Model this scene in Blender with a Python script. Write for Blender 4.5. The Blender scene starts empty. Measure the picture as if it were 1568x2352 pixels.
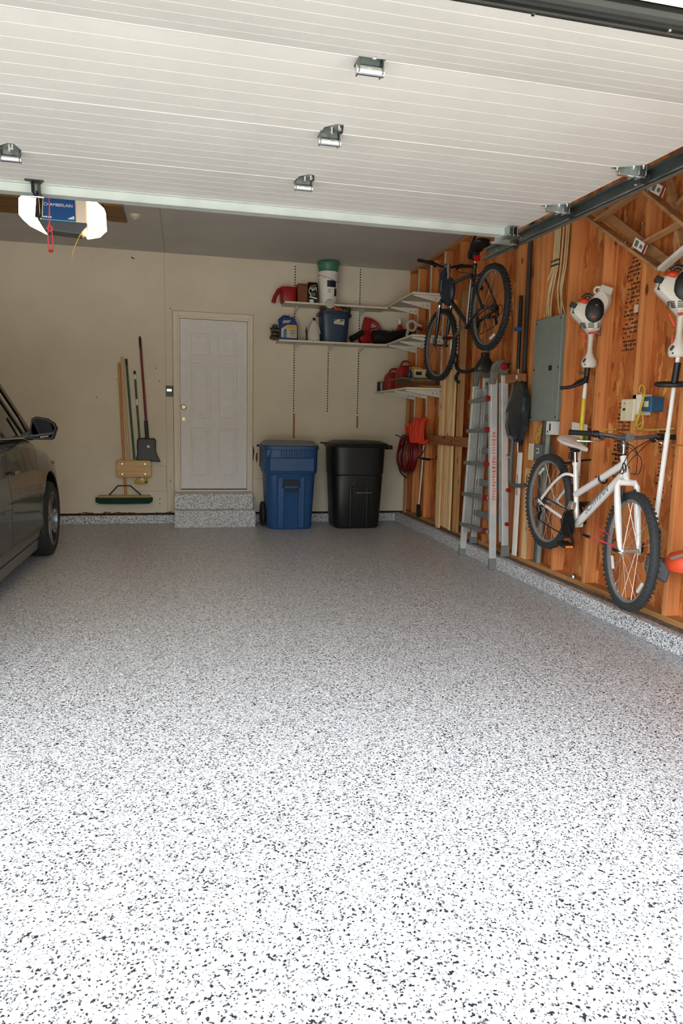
import bpy, bmesh, math, random
from mathutils import Vector, Matrix
random.seed(7)
sc = bpy.context.scene
COL = sc.collection
PI = math.pi

# ------------------------------------------------------------ camera
YAW, PITCH, ROLL, FPX = .228, -.130, .021, 1560.0
cd = bpy.data.cameras.new('camera'); cam = bpy.data.objects.new('camera', cd); COL.objects.link(cam)
fw = Vector((math.sin(YAW)*math.cos(PITCH), math.cos(YAW)*math.cos(PITCH), math.sin(PITCH)))
rt = Vector((math.cos(YAW), -math.sin(YAW), 0)); up = rt.cross(fw)
r2 = rt*math.cos(ROLL) + up*math.sin(ROLL); u2 = up*math.cos(ROLL) - rt*math.sin(ROLL)
mw = Matrix((r2, u2, -fw)).transposed().to_4x4(); mw.translation = (0, 0, 1.26)
cam.matrix_world = mw
cd.sensor_fit = 'VERTICAL'; cd.sensor_height = 36.0; cd.lens = 36.0*FPX/2352
cd.clip_start = .05; cd.clip_end = 200
sc.camera = cam

# ------------------------------------------------------------ light
w = bpy.data.worlds.new('sky'); sc.world = w; w.use_nodes = True
bg = w.node_tree.nodes['Background']; bg.inputs[0].default_value = (.88, .95, 1.0, 1); bg.inputs[1].default_value = 4.3
portal = bpy.data.lights.new('door_portal', 'AREA'); portal.shape = 'RECTANGLE'; portal.size = 4.9; portal.size_y = 2.15
portal.cycles.is_portal = True
po = bpy.data.objects.new('door_portal', portal); COL.objects.link(po); po.location = (-.65, 1.1, 1.08); po.rotation_euler = (PI/2, 0, 0)
sun = bpy.data.lights.new('sun', 'SUN'); sun.energy = 5.0; sun.angle = .02; sun.color = (1, .965, .93)
so = bpy.data.objects.new('sun', sun); COL.objects.link(so); so.rotation_euler = Vector((.25, -.62, -.95)).to_track_quat('-Z', 'Y').to_euler()
sc.view_settings.view_transform = 'Standard'; sc.view_settings.look = 'None'
sc.view_settings.gamma = 1; sc.view_settings.use_curve_mapping = False
sc.view_settings.exposure = 1.12
sc.cycles.use_denoising = True
sc.cycles.max_bounces = 10; sc.cycles.diffuse_bounces = 6; sc.cycles.glossy_bounces = 4
sc.cycles.transparent_max_bounces = 12; sc.cycles.sample_clamp_indirect = 8

# ------------------------------------------------------------ materials
def lin(c):
    return c/12.92 if c <= .04045 else ((c+.055)/1.055)**2.4
def rgb(h):
    if isinstance(h, str):
        h = h.lstrip('#'); return tuple(lin(int(h[i:i+2], 16)/255) for i in (0, 2, 4)) + (1,)
    return tuple(h) + (1,)
def nodes(name):
    m = bpy.data.materials.new(name); m.use_nodes = True
    nt = m.node_tree; return m, nt, nt.nodes['Principled BSDF']
def objco(nt, scale=(1, 1, 1), rot=(0, 0, 0)):
    tc = nt.nodes.new('ShaderNodeTexCoord'); mp = nt.nodes.new('ShaderNodeMapping')
    mp.inputs['Scale'].default_value = scale; mp.inputs['Rotation'].default_value = rot
    nt.links.new(tc.outputs['Object'], mp.inputs[0]); return mp.outputs[0]
def ramp(nt, fac, stops, const=False):
    r = nt.nodes.new('ShaderNodeValToRGB'); cr = r.color_ramp
    if const: cr.interpolation = 'CONSTANT'
    while len(cr.elements) < len(stops): cr.elements.new(.5)
    for e, (p, c) in zip(cr.elements, stops): e.position = p; e.color = rgb(c)
    nt.links.new(fac, r.inputs[0]); return r.outputs[0]
def noise(nt, co, s, d=4, rough=.6):
    n = nt.nodes.new('ShaderNodeTexNoise'); n.inputs['Scale'].default_value = s
    n.inputs['Detail'].default_value = d; n.inputs['Roughness'].default_value = rough
    nt.links.new(co, n.inputs['Vector']); return n.outputs['Fac']
def mix(nt, a, b, f, mode='MIX'):
    m = nt.nodes.new('ShaderNodeMix'); m.data_type = 'RGBA'; m.blend_type = mode
    for s, v in ((m.inputs[6], a), (m.inputs[7], b), (m.inputs[0], f)):
        if hasattr(v, 'is_linked'): nt.links.new(v, s)
        else: s.default_value = v
    return m.outputs[2]
def bump(nt, p, h, st, dist=.002):
    b = nt.nodes.new('ShaderNodeBump'); b.inputs['Strength'].default_value = st; b.inputs['Distance'].default_value = dist
    nt.links.new(h, b.inputs['Height']); nt.links.new(b.outputs[0], p.inputs['Normal'])
MATS = {}
def pm(name, col, rough=.5, metal=0, var=.08, vs=12, bs=0, bst=.3, coat=0, emit=None, es=0, trans=0, spec=None, ior=None):
    if name in MATS: return MATS[name]
    m, nt, p = nodes(name); c = rgb(col)
    co = objco(nt)
    if var:
        n = noise(nt, co, vs)
        d = tuple(x*(1-var*1.6) for x in c[:3]); l = tuple(min(1, x*(1+var*1.2)) for x in c[:3])
        nt.links.new(ramp(nt, n, [(.3, d), (.7, l)]), p.inputs['Base Color'])
    else: p.inputs['Base Color'].default_value = c
    p.inputs['Roughness'].default_value = rough; p.inputs['Metallic'].default_value = metal
    if bs: bump(nt, p, noise(nt, co, bs), bst)
    if coat: p.inputs['Coat Weight'].default_value = coat; p.inputs['Coat Roughness'].default_value = .05
    if emit: p.inputs['Emission Color'].default_value = rgb(emit); p.inputs['Emission Strength'].default_value = es
    if trans: p.inputs['Transmission Weight'].default_value = trans
    if spec is not None: p.inputs['Specular IOR Level'].default_value = spec
    if ior: p.inputs['IOR'].default_value = ior
    MATS[name] = m; return m
def wood(name, dark, light, axis='Z', knots=True, rough=.7, s=1.0):
    if name in MATS: return MATS[name]
    m, nt, p = nodes(name)
    st = {'X': (1.2*s, 22*s, 22*s), 'Y': (22*s, 1.2*s, 22*s), 'Z': (22*s, 22*s, 1.2*s)}[axis]
    co = objco(nt, st); oi = nt.nodes.new('ShaderNodeObjectInfo')
    add = nt.nodes.new('ShaderNodeVectorMath'); add.operation = 'ADD'
    mul = nt.nodes.new('ShaderNodeVectorMath'); mul.operation = 'MULTIPLY'; mul.inputs[1].default_value = (37, 37, 37)
    nt.links.new(oi.outputs['Random'], mul.inputs[0]); nt.links.new(co, add.inputs[0]); nt.links.new(mul.outputs[0], add.inputs[1])
    n = noise(nt, add.outputs[0], 1.0, 5)
    c = ramp(nt, n, [(.3, dark), (.5, light), (.62, tuple(min(1, x*1.12) for x in rgb(light)[:3])), (.8, dark)])
    if knots:
        kst = {'X': (3, 9, 9), 'Y': (9, 3, 9), 'Z': (9, 9, 3)}[axis]
        v = nt.nodes.new('ShaderNodeTexVoronoi'); v.inputs['Scale'].default_value = 1
        add2 = nt.nodes.new('ShaderNodeVectorMath'); add2.operation = 'ADD'
        nt.links.new(objco(nt, kst), add2.inputs[0]); nt.links.new(mul.outputs[0], add2.inputs[1])
        nt.links.new(add2.outputs[0], v.inputs['Vector'])
        k = ramp(nt, v.outputs['Distance'], [(.08, (1, 1, 1)), (.14, (0, 0, 0))])
        kc = tuple(x*.35 for x in rgb(dark)[:3]) + (1,)
        c = mix(nt, c, kc, k)
    hv = nt.nodes.new('ShaderNodeHueSaturation'); nt.links.new(c, hv.inputs['Color'])
    mr = nt.nodes.new('ShaderNodeMapRange'); mr.inputs[3].default_value = .85; mr.inputs[4].default_value = 1.12
    nt.links.new(oi.outputs['Random'], mr.inputs[0]); nt.links.new(mr.outputs[0], hv.inputs['Value'])
    nt.links.new(hv.outputs[0], p.inputs['Base Color']); p.inputs['Roughness'].default_value = rough
    bump(nt, p, n, .15); MATS[name] = m; return m
def flake_mat(name, light=(.70, .72, .76)):
    m, nt, p = nodes(name); co = objco(nt, (1, 1, 1))
    wn = nt.nodes.new('ShaderNodeTexNoise'); wn.inputs['Scale'].default_value = 140; nt.links.new(co, wn.inputs['Vector'])
    vm = nt.nodes.new('ShaderNodeVectorMath'); vm.operation = 'MULTIPLY_ADD'; vm.inputs[1].default_value = (.008, .008, .008)
    nt.links.new(wn.outputs['Color'], vm.inputs[0]); nt.links.new(co, vm.inputs[2])
    def layer(scale, stops):
        v = nt.nodes.new('ShaderNodeTexVoronoi'); v.inputs['Scale'].default_value = scale
        nt.links.new(vm.outputs[0], v.inputs['Vector'])
        s = nt.nodes.new('ShaderNodeSeparateColor'); nt.links.new(v.outputs['Color'], s.inputs[0])
        return ramp(nt, s.outputs[0], stops, True), s.outputs[1]
    a, g1 = layer(175, [(0, (.012, .013, .017)), (.13, (.07, .07, .075)), (.20, (.26, .265, .28)), (.36, light), (.70, (.48, .49, .52)), (.86, (.86, .87, .89))])
    b, g2 = layer(310, [(0, (.02, .02, .022)), (.13, (.16, .16, .17)), (.24, (.66, .67, .69)), (.6, (.50, .51, .53))])
    f = ramp(nt, g1, [(0, (0, 0, 0)), (.62, (1, 1, 1))], True)
    nt.links.new(mix(nt, a, b, f), p.inputs['Base Color'])
    p.inputs['Roughness'].default_value = .38; p.inputs['Specular IOR Level'].default_value = .35
    bump(nt, p, noise(nt, co, 120, 2), .25, .001)
    return m
def osb_mat():
    m, nt, p = nodes('osb')
    def lay(rot, sc_, seed):
        co = objco(nt, sc_, rot); n = nt.nodes.new('ShaderNodeTexNoise'); n.inputs['Scale'].default_value = 3; nt.links.new(co, n.inputs['Vector'])
        ma = nt.nodes.new('ShaderNodeVectorMath'); ma.operation = 'MULTIPLY_ADD'; ma.inputs[1].default_value = (.9, .9, .9)
        nt.links.new(n.outputs['Color'], ma.inputs[0]); nt.links.new(co, ma.inputs[2])
        v = nt.nodes.new('ShaderNodeTexVoronoi'); v.inputs['Scale'].default_value = 1.0; nt.links.new(ma.outputs[0], v.inputs['Vector'])
        s = nt.nodes.new('ShaderNodeSeparateColor'); nt.links.new(v.outputs['Color'], s.inputs[0]); return s, v
    s1, v1 = lay((0, 0, 0), (8, 30, 9), 1)
    s2, v2 = lay((.5, 0, 0), (8, 24, 8), 2)
    ca = ramp(nt, s1.outputs[0], [(0, '#8a441a'), (.3, '#b4602a'), (.6, '#c07034'), (.85, '#d08648'), (1, '#783814')])
    cb = ramp(nt, s2.outputs[0], [(0, '#a05426'), (.5, '#bf7238'), (.85, '#d08e4c'), (1, '#e4b074')])
    f = ramp(nt, s2.outputs[1], [(.4, (0, 0, 0)), (.55, (1, 1, 1))])
    c = mix(nt, ca, cb, f)
    big = noise(nt, objco(nt, (1, 1, .5)), 2.5, 3)
    c = mix(nt, c, rgb('#b86632'), ramp(nt, big, [(.4, (.35, .35, .35)), (.6, (.05, .05, .05))]))
    fine = noise(nt, objco(nt, (10, 60, 14)), 4, 4)
    c = mix(nt, c, rgb('#5c2a0e'), ramp(nt, fine, [(.66, (0, 0, 0)), (.74, (.7, .7, .7))]))
    nt.links.new(c, p.inputs['Base Color']); p.inputs['Roughness'].default_value = .75
    bump(nt, p, s1.outputs[1], .2); MATS['osb'] = m; return m
def drywall_mat(name, col, stain=True):
    m, nt, p = nodes(name); co = objco(nt); c = rgb(col)
    n = noise(nt, co, 1.3, 5); d = tuple(x*.90 for x in c[:3])
    cc = ramp(nt, n, [(.35, d), (.65, c[:3])])
    sp = noise(nt, co, 30, 3); cc = mix(nt, cc, tuple(x*.72 for x in c[:3])+(1,), ramp(nt, sp, [(.72, (0, 0, 0)), (.8, (.5, .5, .5))]))
    nt.links.new(cc, p.inputs['Base Color']); p.inputs['Roughness'].default_value = .85; bump(nt, p, noise(nt, co, 90, 3), .2, .001)
    MATS[name] = m; return m

FLAKE = flake_mat('flake_epoxy', (.57, .58, .60)); FLAKE_LIT = flake_mat('flake_epoxy_lit', (.86, .87, .90)); OSB = osb_mat()  # second mix is lightened to paint low light on curb and step faces
WALL = drywall_mat('wall_paint', '#ded5c3'); CEIL = drywall_mat('ceiling_paint', '#c6c3be')
STUD = wood('stud_wood', '#a8602e', '#cf8850'); PLATE = wood('plate_wood', '#8a5832', '#b8834e', 'Y')
PINE = wood('pine', '#c89c66', '#ecca96'); PINE2 = wood('aged_pine', '#a8764a', '#cc9c6a')
BRACEW = wood('brown_board', '#6e4222', '#94603a', 'Y'); LADW = wood('ladder_wood', '#8a5a34', '#b08258', 'Y', False)
PLY = wood('plywood', '#5e4022', '#7c5c34', 'X', False)
BLACK = pm('black_plastic', '#161718', .45, var=.1); RUBBER = pm('rubber', '#242526', .75, bs=60)
GRIP = pm('grip_rubber', '#121212', .8, bs=90); STEEL = pm('galvanised_steel', '#a9adab', .38, 1, .12, 25)
STEELD = pm('track_steel', '#7f8886', .42, .85, .15, 9); ALU = pm('aluminium', '#d4d4d2', .42, .35, .05)
CHROME = pm('chrome', '#d8d8d8', .15, 1, 0); WHITEP = pm('white_paint', '#e6e4df', .35, var=.03)
WHITEM = pm('white_metal', '#dcd8cc', .4, var=.04); DKSTEEL = pm('dark_steel', '#3b3c3c', .45, .7)
RED = pm('red_plastic', '#940f14', .45); REDM = pm('deep_red', '#6e0c14', .45); ORANGE = pm('orange_plastic', '#e2502a', .45)
BLUE = pm('blue_plastic', '#244f84', .45, var=.05); NAVY = pm('navy_plastic', '#1d3350', .4, var=.05)
YEL = pm('yellow', '#c8a83c', .6); CREAM = pm('cream_plastic', '#ddd2b4', .5, var=.03)
GREYP = pm('grey_plastic', '#c9c4b8', .5, var=.04); DGREY = pm('dark_grey_plastic', '#4a4d50', .5)
AMBER = pm('amber_reflector', '#ff7a20', .25, emit='#ff6a10', es=0)

# ------------------------------------------------------------ geometry helpers
class G:
    def __init__(s): s.bm = bmesh.new()
    def _mk(s, vs, fs):
        b = [s.bm.verts.new(v) for v in vs]
        for f in fs:
            try: s.bm.faces.new([b[i] for i in f])
            except ValueError: pass
        return s
    def box(s, x0, x1, y0, y1, z0, z1):
        v = [(x, y, z) for x in (x0, x1) for y in (y0, y1) for z in (z0, z1)]
        return s._mk(v, [(0, 1, 3, 2), (4, 6, 7, 5), (0, 4, 5, 1), (2, 3, 7, 6), (0, 2, 6, 4), (1, 5, 7, 3)])
    def obox(s, c, sz, R=None):
        R = R or Matrix.Identity(3); c = Vector(c)
        v = [c + R @ Vector((x*sz[0]/2, y*sz[1]/2, z*sz[2]/2)) for x in (-1, 1) for y in (-1, 1) for z in (-1, 1)]
        return s._mk(v, [(0, 1, 3, 2), (4, 6, 7, 5), (0, 4, 5, 1), (2, 3, 7, 6), (0, 2, 6, 4), (1, 5, 7, 3)])
    def bar(s, a, b, wd, th, side=(0, 0, 1)):      # rectangular bar from a to b, wd along 'side'
        a, b = Vector(a), Vector(b); d = (b-a).normalized(); sd = Vector(side); sd = (sd - d*sd.dot(d)).normalized(); n = d.cross(sd)
        v = [p + sd*i*wd/2 + n*j*th/2 for p in (a, b) for i in (-1, 1) for j in (-1, 1)]
        return s._mk(v, [(0, 1, 3, 2), (4, 6, 7, 5), (0, 4, 5, 1), (2, 3, 7, 6), (0, 2, 6, 4), (1, 5, 7, 3)])
    def tube(s, pts, r, n=8, closed=False, cap=True):
        P = [Vector(p) for p in pts]; k = len(P); rs = r if isinstance(r, (list, tuple)) else [r]*k
        rings = []; pn = None
        for i in range(k):
            if closed: t = (P[(i+1) % k]-P[i-1]).normalized()
            else: t = (P[min(i+1, k-1)]-P[max(i-1, 0)]).normalized()
            if pn is None:
                a = Vector((0, 0, 1)) if abs(t.z) < .9 else Vector((1, 0, 0)); nn = t.cross(a).normalized()
            else: nn = (pn - t*pn.dot(t)); nn = nn.normalized() if nn.length > 1e-6 else t.orthogonal().normalized()
            pn = nn; b = t.cross(nn)
            rings.append([s.bm.verts.new(P[i] + (nn*math.cos(2*PI*j/n) + b*math.sin(2*PI*j/n))*rs[i]) for j in range(n)])
        m = k if closed else k-1
        for i in range(m):
            A, B = rings[i], rings[(i+1) % k]
            for j in range(n): s.bm.faces.new((A[j], A[(j+1) % n], B[(j+1) % n], B[j]))
        if cap and not closed:
            s.bm.faces.new(rings[0][::-1]); s.bm.faces.new(rings[-1])
        return s
    def cyl(s, a, b, r, r1=None, n=14): return s.tube([a, b], [r, r if r1 is None else r1], n)
    def torus(s, c, ax, R, r, n=40, m=8):
        c, ax = Vector(c), Vector(ax).normalized(); u = ax.orthogonal().normalized(); v = ax.cross(u)
        return s.tube([c + (u*math.cos(2*PI*i/n) + v*math.sin(2*PI*i/n))*R for i in range(n)], r, m, True)
    def lathe(s, c, prof, n=20, ax=(0, 0, 1), sq=None, cap=True):   # prof: (radius, height) or (rx, ry, h) with sq superellipse power
        c, ax = Vector(c), Vector(ax).normalized()
        if abs(ax.z) > .99: u, v = Vector((1, 0, 0)), Vector((0, 1, 0))*(1 if ax.z > 0 else -1)
        else: u = ax.orthogonal().normalized(); v = ax.cross(u)
        rings = []
        for p in prof:
            rx, ry, h = (p[0], p[0], p[1]) if len(p) == 2 else p
            ring = []
            for j in range(n):
                t = 2*PI*(j+.5)/n; cx, sy = math.cos(t), math.sin(t)
                if sq: e = 2/sq; cx = math.copysign(abs(cx)**e, cx); sy = math.copysign(abs(sy)**e, sy)
                ring.append(s.bm.verts.new(c + u*cx*rx + v*sy*ry + ax*h))
            rings.append(ring)
        for A, B in zip(rings, rings[1:]):
            for j in range(n): s.bm.faces.new((A[j], A[(j+1) % n], B[(j+1) % n], B[j]))
        if cap: s.bm.faces.new(rings[0][::-1]); s.bm.faces.new(rings[-1])
        return s
    def ell(s, c, r, n=16, m=10, R=None):
        R = R or Matrix.Identity(3); c = Vector(c); rows = []
        for i in range(1, m):
            ph = PI*i/m; rows.append([s.bm.verts.new(c + R @ Vector((r[0]*math.sin(ph)*math.cos(2*PI*j/n), r[1]*math.sin(ph)*math.sin(2*PI*j/n), r[2]*math.cos(ph)))) for j in range(n)])
        t = s.bm.verts.new(c + R @ Vector((0, 0, r[2]))); b = s.bm.verts.new(c - R @ Vector((0, 0, r[2])))
        for A, B in zip(rows, rows[1:]):
            for j in range(n): s.bm.faces.new((A[j], B[j], B[(j+1) % n], A[(j+1) % n]))
        for j in range(n): s.bm.faces.new((t, rows[0][j], rows[0][(j+1) % n])); s.bm.faces.new((b, rows[-1][(j+1) % n], rows[-1][j]))
        return s
    def prism(s, pts, vec):
        P = [Vector(p) for p in pts]; v = Vector(vec); n = len(P)
        A = [s.bm.verts.new(p) for p in P]; B = [s.bm.verts.new(p+v) for p in P]
        s.bm.faces.new(A[::-1]); s.bm.faces.new(B)
        for i in range(n): s.bm.faces.new((A[i], A[(i+1) % n], B[(i+1) % n], B[i]))
        return s
    def loft(s, rings, closed=True, cap=True):
        R = [[s.bm.verts.new(p) for p in r] for r in rings]
        for A, B in zip(R, R[1:]):
            n = len(A)
            for j in range(n if closed else n-1): s.bm.faces.new((A[j], A[(j+1) % n], B[(j+1) % n], B[j]))
        if cap and closed: s.bm.faces.new(R[0][::-1]); s.bm.faces.new(R[-1])
        return s
def wloc(o):
    v = Vector((0, 0, 0))
    while o is not None: v += o.location; o = o.parent
    return v
def out(g, name, mat, parent=None, smooth=35, bevel=0, seg=1, local=False, origin=None):
    bm = g.bm if isinstance(g, G) else g
    bmesh.ops.recalc_face_normals(bm, faces=bm.faces)
    if parent is not None:
        off = Vector((0, 0, 0)) if local else wloc(parent)
    else:
        if origin is None:
            xs = [v.co for v in bm.verts]
            origin = ((min(c.x for c in xs)+max(c.x for c in xs))/2, (min(c.y for c in xs)+max(c.y for c in xs))/2, min(c.z for c in xs))
        off = Vector(origin)
    if off.length: bmesh.ops.translate(bm, verts=bm.verts, vec=-off)
    me = bpy.data.meshes.new(name); bm.to_mesh(me); bm.free()
    if smooth:
        me.shade_smooth(); me.set_sharp_from_angle(angle=math.radians(smooth))
    me.materials.append(mat)
    o = bpy.data.objects.new(name, me); COL.objects.link(o)
    if parent is not None: o.parent = parent
    else: o.location = off
    if bevel:
        b = o.modifiers.new('bevel', 'BEVEL'); b.width = bevel; b.segments = seg; b.limit_method = 'ANGLE'; b.angle_limit = math.radians(50)
    return o
def thing(name, label, cat, loc=(0, 0, 0), group=None):
    o = bpy.data.objects.new(name, None); COL.objects.link(o); o.location = loc; o.empty_display_size = .1
    o['label'] = label; o['category'] = cat
    if group: o['group'] = group
    return o
def tag(o, label, cat, group=None):
    o['label'] = label; o['category'] = cat
    if group: o['group'] = group
    return o
def struct(o, label=None, cat=None):
    o['kind'] = 'structure'
    if label: o['label'] = label
    if cat: o['category'] = cat
    return o
def text(s, name, mat, parent, M, size, local=True, shear=0, ext=.0004):
    cu = bpy.data.curves.new(name, 'FONT'); cu.body = s; cu.size = size; cu.align_x = 'CENTER'; cu.align_y = 'CENTER'; cu.shear = shear; cu.extrude = ext
    t = bpy.data.objects.new('tmp', cu); COL.objects.link(t); bpy.context.view_layer.update()
    me = bpy.data.meshes.new_from_object(t); bpy.data.objects.remove(t); bpy.data.curves.remove(cu)
    me.transform(M)
    if not local: me.transform(Matrix.Translation(-wloc(parent)))
    me.materials.clear(); me.materials.append(mat); me.name = name
    o = bpy.data.objects.new(name, me); COL.objects.link(o); o.parent = parent; return o
def frame(o, x, y):          # matrix with text x axis, y axis, at origin o
    x = Vector(x).normalized(); y = Vector(y); y = (y-x*y.dot(x)).normalized(); z = x.cross(y)
    m = Matrix((x, y, z)).transposed().to_4x4(); m.translation = o; return m
def boolcut(o, g):
    bmesh.ops.recalc_face_normals(g.bm, faces=g.bm.faces)
    off = wloc(o); bmesh.ops.translate(g.bm, verts=g.bm.verts, vec=-off)
    me = bpy.data.meshes.new('cut'); g.bm.to_mesh(me); g.bm.free(); c = bpy.data.objects.new('cut', me); COL.objects.link(c); c.location = off
    md = o.modifiers.new('b', 'BOOLEAN'); md.object = c; md.operation = 'DIFFERENCE'; md.solver = 'EXACT'
    bpy.context.view_layer.update(); dg = bpy.context.evaluated_depsgraph_get()
    new = bpy.data.meshes.new_from_object(o.evaluated_get(dg)); o.modifiers.clear(); old = o.data; o.data = new; new.name = old.name
    bpy.data.objects.remove(c); new.shade_smooth(); new.set_sharp_from_angle(angle=math.radians(35))
def rotz(a): return Matrix.Rotation(a, 3, 'Z')
def wav(pts, k=3):           # Catmull-Rom resample
    P = [Vector(p) for p in pts]; o = []
    for i in range(len(P)-1):
        p0, p1, p2, p3 = P[max(i-1, 0)], P[i], P[i+1], P[min(i+2, len(P)-1)]
        for j in range(k):
            t = j/k; o.append(.5*((2*p1)+(p2-p0)*t+(2*p0-5*p1+4*p2-p3)*t*t+(3*p1-p0-3*p2+p3)*t**3))
    o.append(P[-1]); return o

# ============================================================ SETTING
XR, XO, YB, ZC, XL, YF = 2.80, 2.89, 8.50, 3.186, -4.10, 1.20
g = G(); g.box(XL-.1, 3.0, YF-.25, YB+.1, -.12, 0); fl = struct(out(g, 'floor', FLAKE, smooth=0, origin=(0, 0, 0)), 'grey and white speckled epoxy garage floor', 'floor')
g = G(); g.box(-14, 14, -16, YF-.25, -.14, -.02); struct(out(g, 'driveway', pm('concrete', '#bdb8ae', .85, var=.08, vs=3, bs=40), smooth=0), 'pale concrete driveway outside the garage opening', 'driveway')
g = G(); g.box(-60, 60, -60, -16, -.3, -.1); struct(out(g, 'street', pm('asphalt', '#6a6a68', .9), smooth=0), 'added unseen grey street beyond the driveway', 'street')  # unseen street added behind the camera to shape the daylight
g = G(); g.box(-16, 14, -30, -22, -.1, 3.0); g.prism([(-17, -31, 3.0), (-17, -21, 3.0), (-17, -26, 5.6)], (32, 0, 0)); struct(out(g, 'blocker_house', pm('siding', '#8c8474', .8), smooth=0), 'added unseen house across the street blocking low sky', 'house')  # unseen house, added to block low sky behind the camera
random.seed(77); g = G()
for i in range(26): x = -40+3.2*i; g.ell((x, -16.5+random.uniform(-1.5, 1), random.uniform(.6, 1.2)), (random.uniform(2.0, 3.0), 2.2, random.uniform(1.2, 1.8)), 14, 9)
h_ = struct(out(g, 'blocker_trees', pm('blocker_tree_green', '#3c4a28', .95, var=.3, vs=2, bs=6, bst=1)), 'added unseen row of dark green trees blocking low sky', 'trees')  # unseen tree row, added to cut low sky light into the garage
g = G(); g.box(XL-.1, 3.02, YB, YB+.12, .13, ZC); g.box(XL-.1, 3.04, YB+.121, YB+.2, -.1, ZC+.1)
wb = struct(out(g, 'wall_back', WALL, smooth=0), 'beige painted drywall wall with the entry door', 'wall')
boolcut(wb, G().box(-.055, .762, YB-.1, YB+.3, .40, 2.462))
g = G(); g.box(XL-.12, XL, YF, YB+.1, 0, ZC); struct(out(g, 'wall_left', WALL, smooth=0), 'plain beige wall behind the car', 'wall')
g = G(); g.box(XL-.1, 3.02, YF, YB+.12, ZC, ZC+.1); struct(out(g, 'ceiling', CEIL, smooth=0), 'grey painted flat garage ceiling', 'ceiling')
# front wall around the opening
FW = pm('front_trim', '#f2ecd6', .6, var=.03)
g = G(); g.box(XL-.1, -3.08, YF-.15, YF, 0, ZC); g.box(1.80, 3.02, YF-.15, YF, 0, ZC); g.box(-3.08, 1.80, YF-.15, YF, 2.24, ZC)
wf = struct(out(g, 'wall_front', FW, smooth=0), 'front wall around the open garage doorway', 'wall')
g = G(); g.box(-3.08, 1.80, YF-.17, 1.272, 2.085, 2.24); struct(out(g, 'trim_1', FW, smooth=0), 'cream header trim above the garage opening', 'trim')

# right wall: osb sheathing panels, studs, plates
wr = bpy.data.objects.new('wall_right', None); COL.objects.link(wr); wr.location = (XO, 5, .114); struct(wr, 'unfinished right wall of orange-brown strand board and exposed studs', 'wall')
ys = [YF-.1, 2.56, 3.78, 5.0, 6.22, 7.44, YB+.1]
for a, b in zip(ys, ys[1:]):
    out(G().box(XO, XO+.02, a+.001, b-.001, .114, ZC), 'sheathing_panel', OSB, wr, 0)
out(G().box(XO+.021, XO+.03, YF-.1, YB+.1, -.1, ZC), 'housewrap', PLATE, wr, 0)
studs = [3.42+.4285*k for k in range(-5, 12)]
st0 = None
for y in studs:
    if YF < y < YB-.1:
        if st0 is None:
            st0 = out(G().box(XR, XO, y, y+.038, .152, ZC-.04), 'stud', STUD, wr, 0, .002); s0y = y
        else:
            c = st0.copy(); COL.objects.link(c); c.location.y += y-s0y; c.parent = wr
for yy in (5.205, 5.243):
    c = st0.copy(); COL.objects.link(c); c.location.y += yy-s0y
c = st0.copy(); COL.objects.link(c); c.location.y += YB-.04-s0y
for a, b in ((YF, 4.52), (4.52, YB)):
    out(G().box(XR, XO, a+.002, b-.002, .114, .152), 'sole_plate', PLATE, wr, 0, .002)
out(G().box(XR, XO, YF, YB, ZC-.038, ZC), 'top_plate', PLATE, wr, 0, .002)
# stamped print on the boards
STAMP = pm('stamp_ink', '#3a1a0c', .8, var=.2)
def stamp(y, z, wd, ht, rows, seed):
    random.seed(seed); g = G()
    for i in range(rows):
        zz = z + ht*i/rows; yy = y
        while yy < y+wd:
            l = random.uniform(.006, .022)
            if random.random() < .8: g.box(XO-.0012, XO+.001, yy, yy+l, zz, zz+ht/rows*random.uniform(.3, .62))
            yy += l + random.uniform(.004, .010)
    out(g, 'stamp', STAMP, wr, 0)
for a in ((4.02, 1.78, .13, .62, 22, 1), (4.02, 1.05, .12, .40, 16, 2), (3.64, .82, .07, .45, 18, 3), (3.50, .82, .06, .42, 18, 5), (4.08, .22, .11, .3, 9, 4), (4.05, .9, .12, .3, 10, 6), (5.62, 1.55, .2, .3, 9, 7), (3.30, 1.40, .08, .2, 7, 8)): stamp(*a)
# speckled curbs
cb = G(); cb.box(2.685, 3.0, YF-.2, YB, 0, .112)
struct(out(cb, 'baseboard_right', FLAKE_LIT, smooth=0, bevel=.008, seg=2), 'speckled epoxy concrete curb under the stud wall', 'curb')
DIRT = pm('dirty_concrete', '#6f6459', .9, var=.35, vs=35, bs=50, bst=.8)
g = G(); random.seed(3); n = 120; yy = [YF-.2+(YB-YF+.2)*i/n for i in range(n+1)]
rings = [[(2.742+random.uniform(-.010, .010), y, .108), (2.742+random.uniform(-.008, .008), y, .116+random.uniform(0, .004)), (XR+.01, y, .119), (XR+.01, y, .108)] for y in yy]
g.loft(rings); struct(out(g, 'trim_2', DIRT), 'dusty bare concrete ledge on top of the curb', 'ledge')
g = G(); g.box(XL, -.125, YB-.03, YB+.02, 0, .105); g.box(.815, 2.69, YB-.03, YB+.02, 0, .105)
struct(out(g, 'baseboard_back', FLAKE_LIT, smooth=0, bevel=.006), 'speckled epoxy curb strip under the back wall', 'curb')
g = G(); g.box(XL, -.125, YB+.012, YB+.119, .10, .14); g.box(.815, 3.015, YB+.012, YB+.119, .10, .14)
struct(out(g, 'trim_3', pm('shadow_gap', '#2a2018', .9), smooth=0), 'dark gap under the back drywall', 'trim')
g = G(); g.box(XL-.005, XL+.03, YF, YB, 0, .105); struct(out(g, 'baseboard_left', FLAKE_LIT, smooth=0, bevel=.006), 'speckled curb along the left wall', 'curb')
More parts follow.
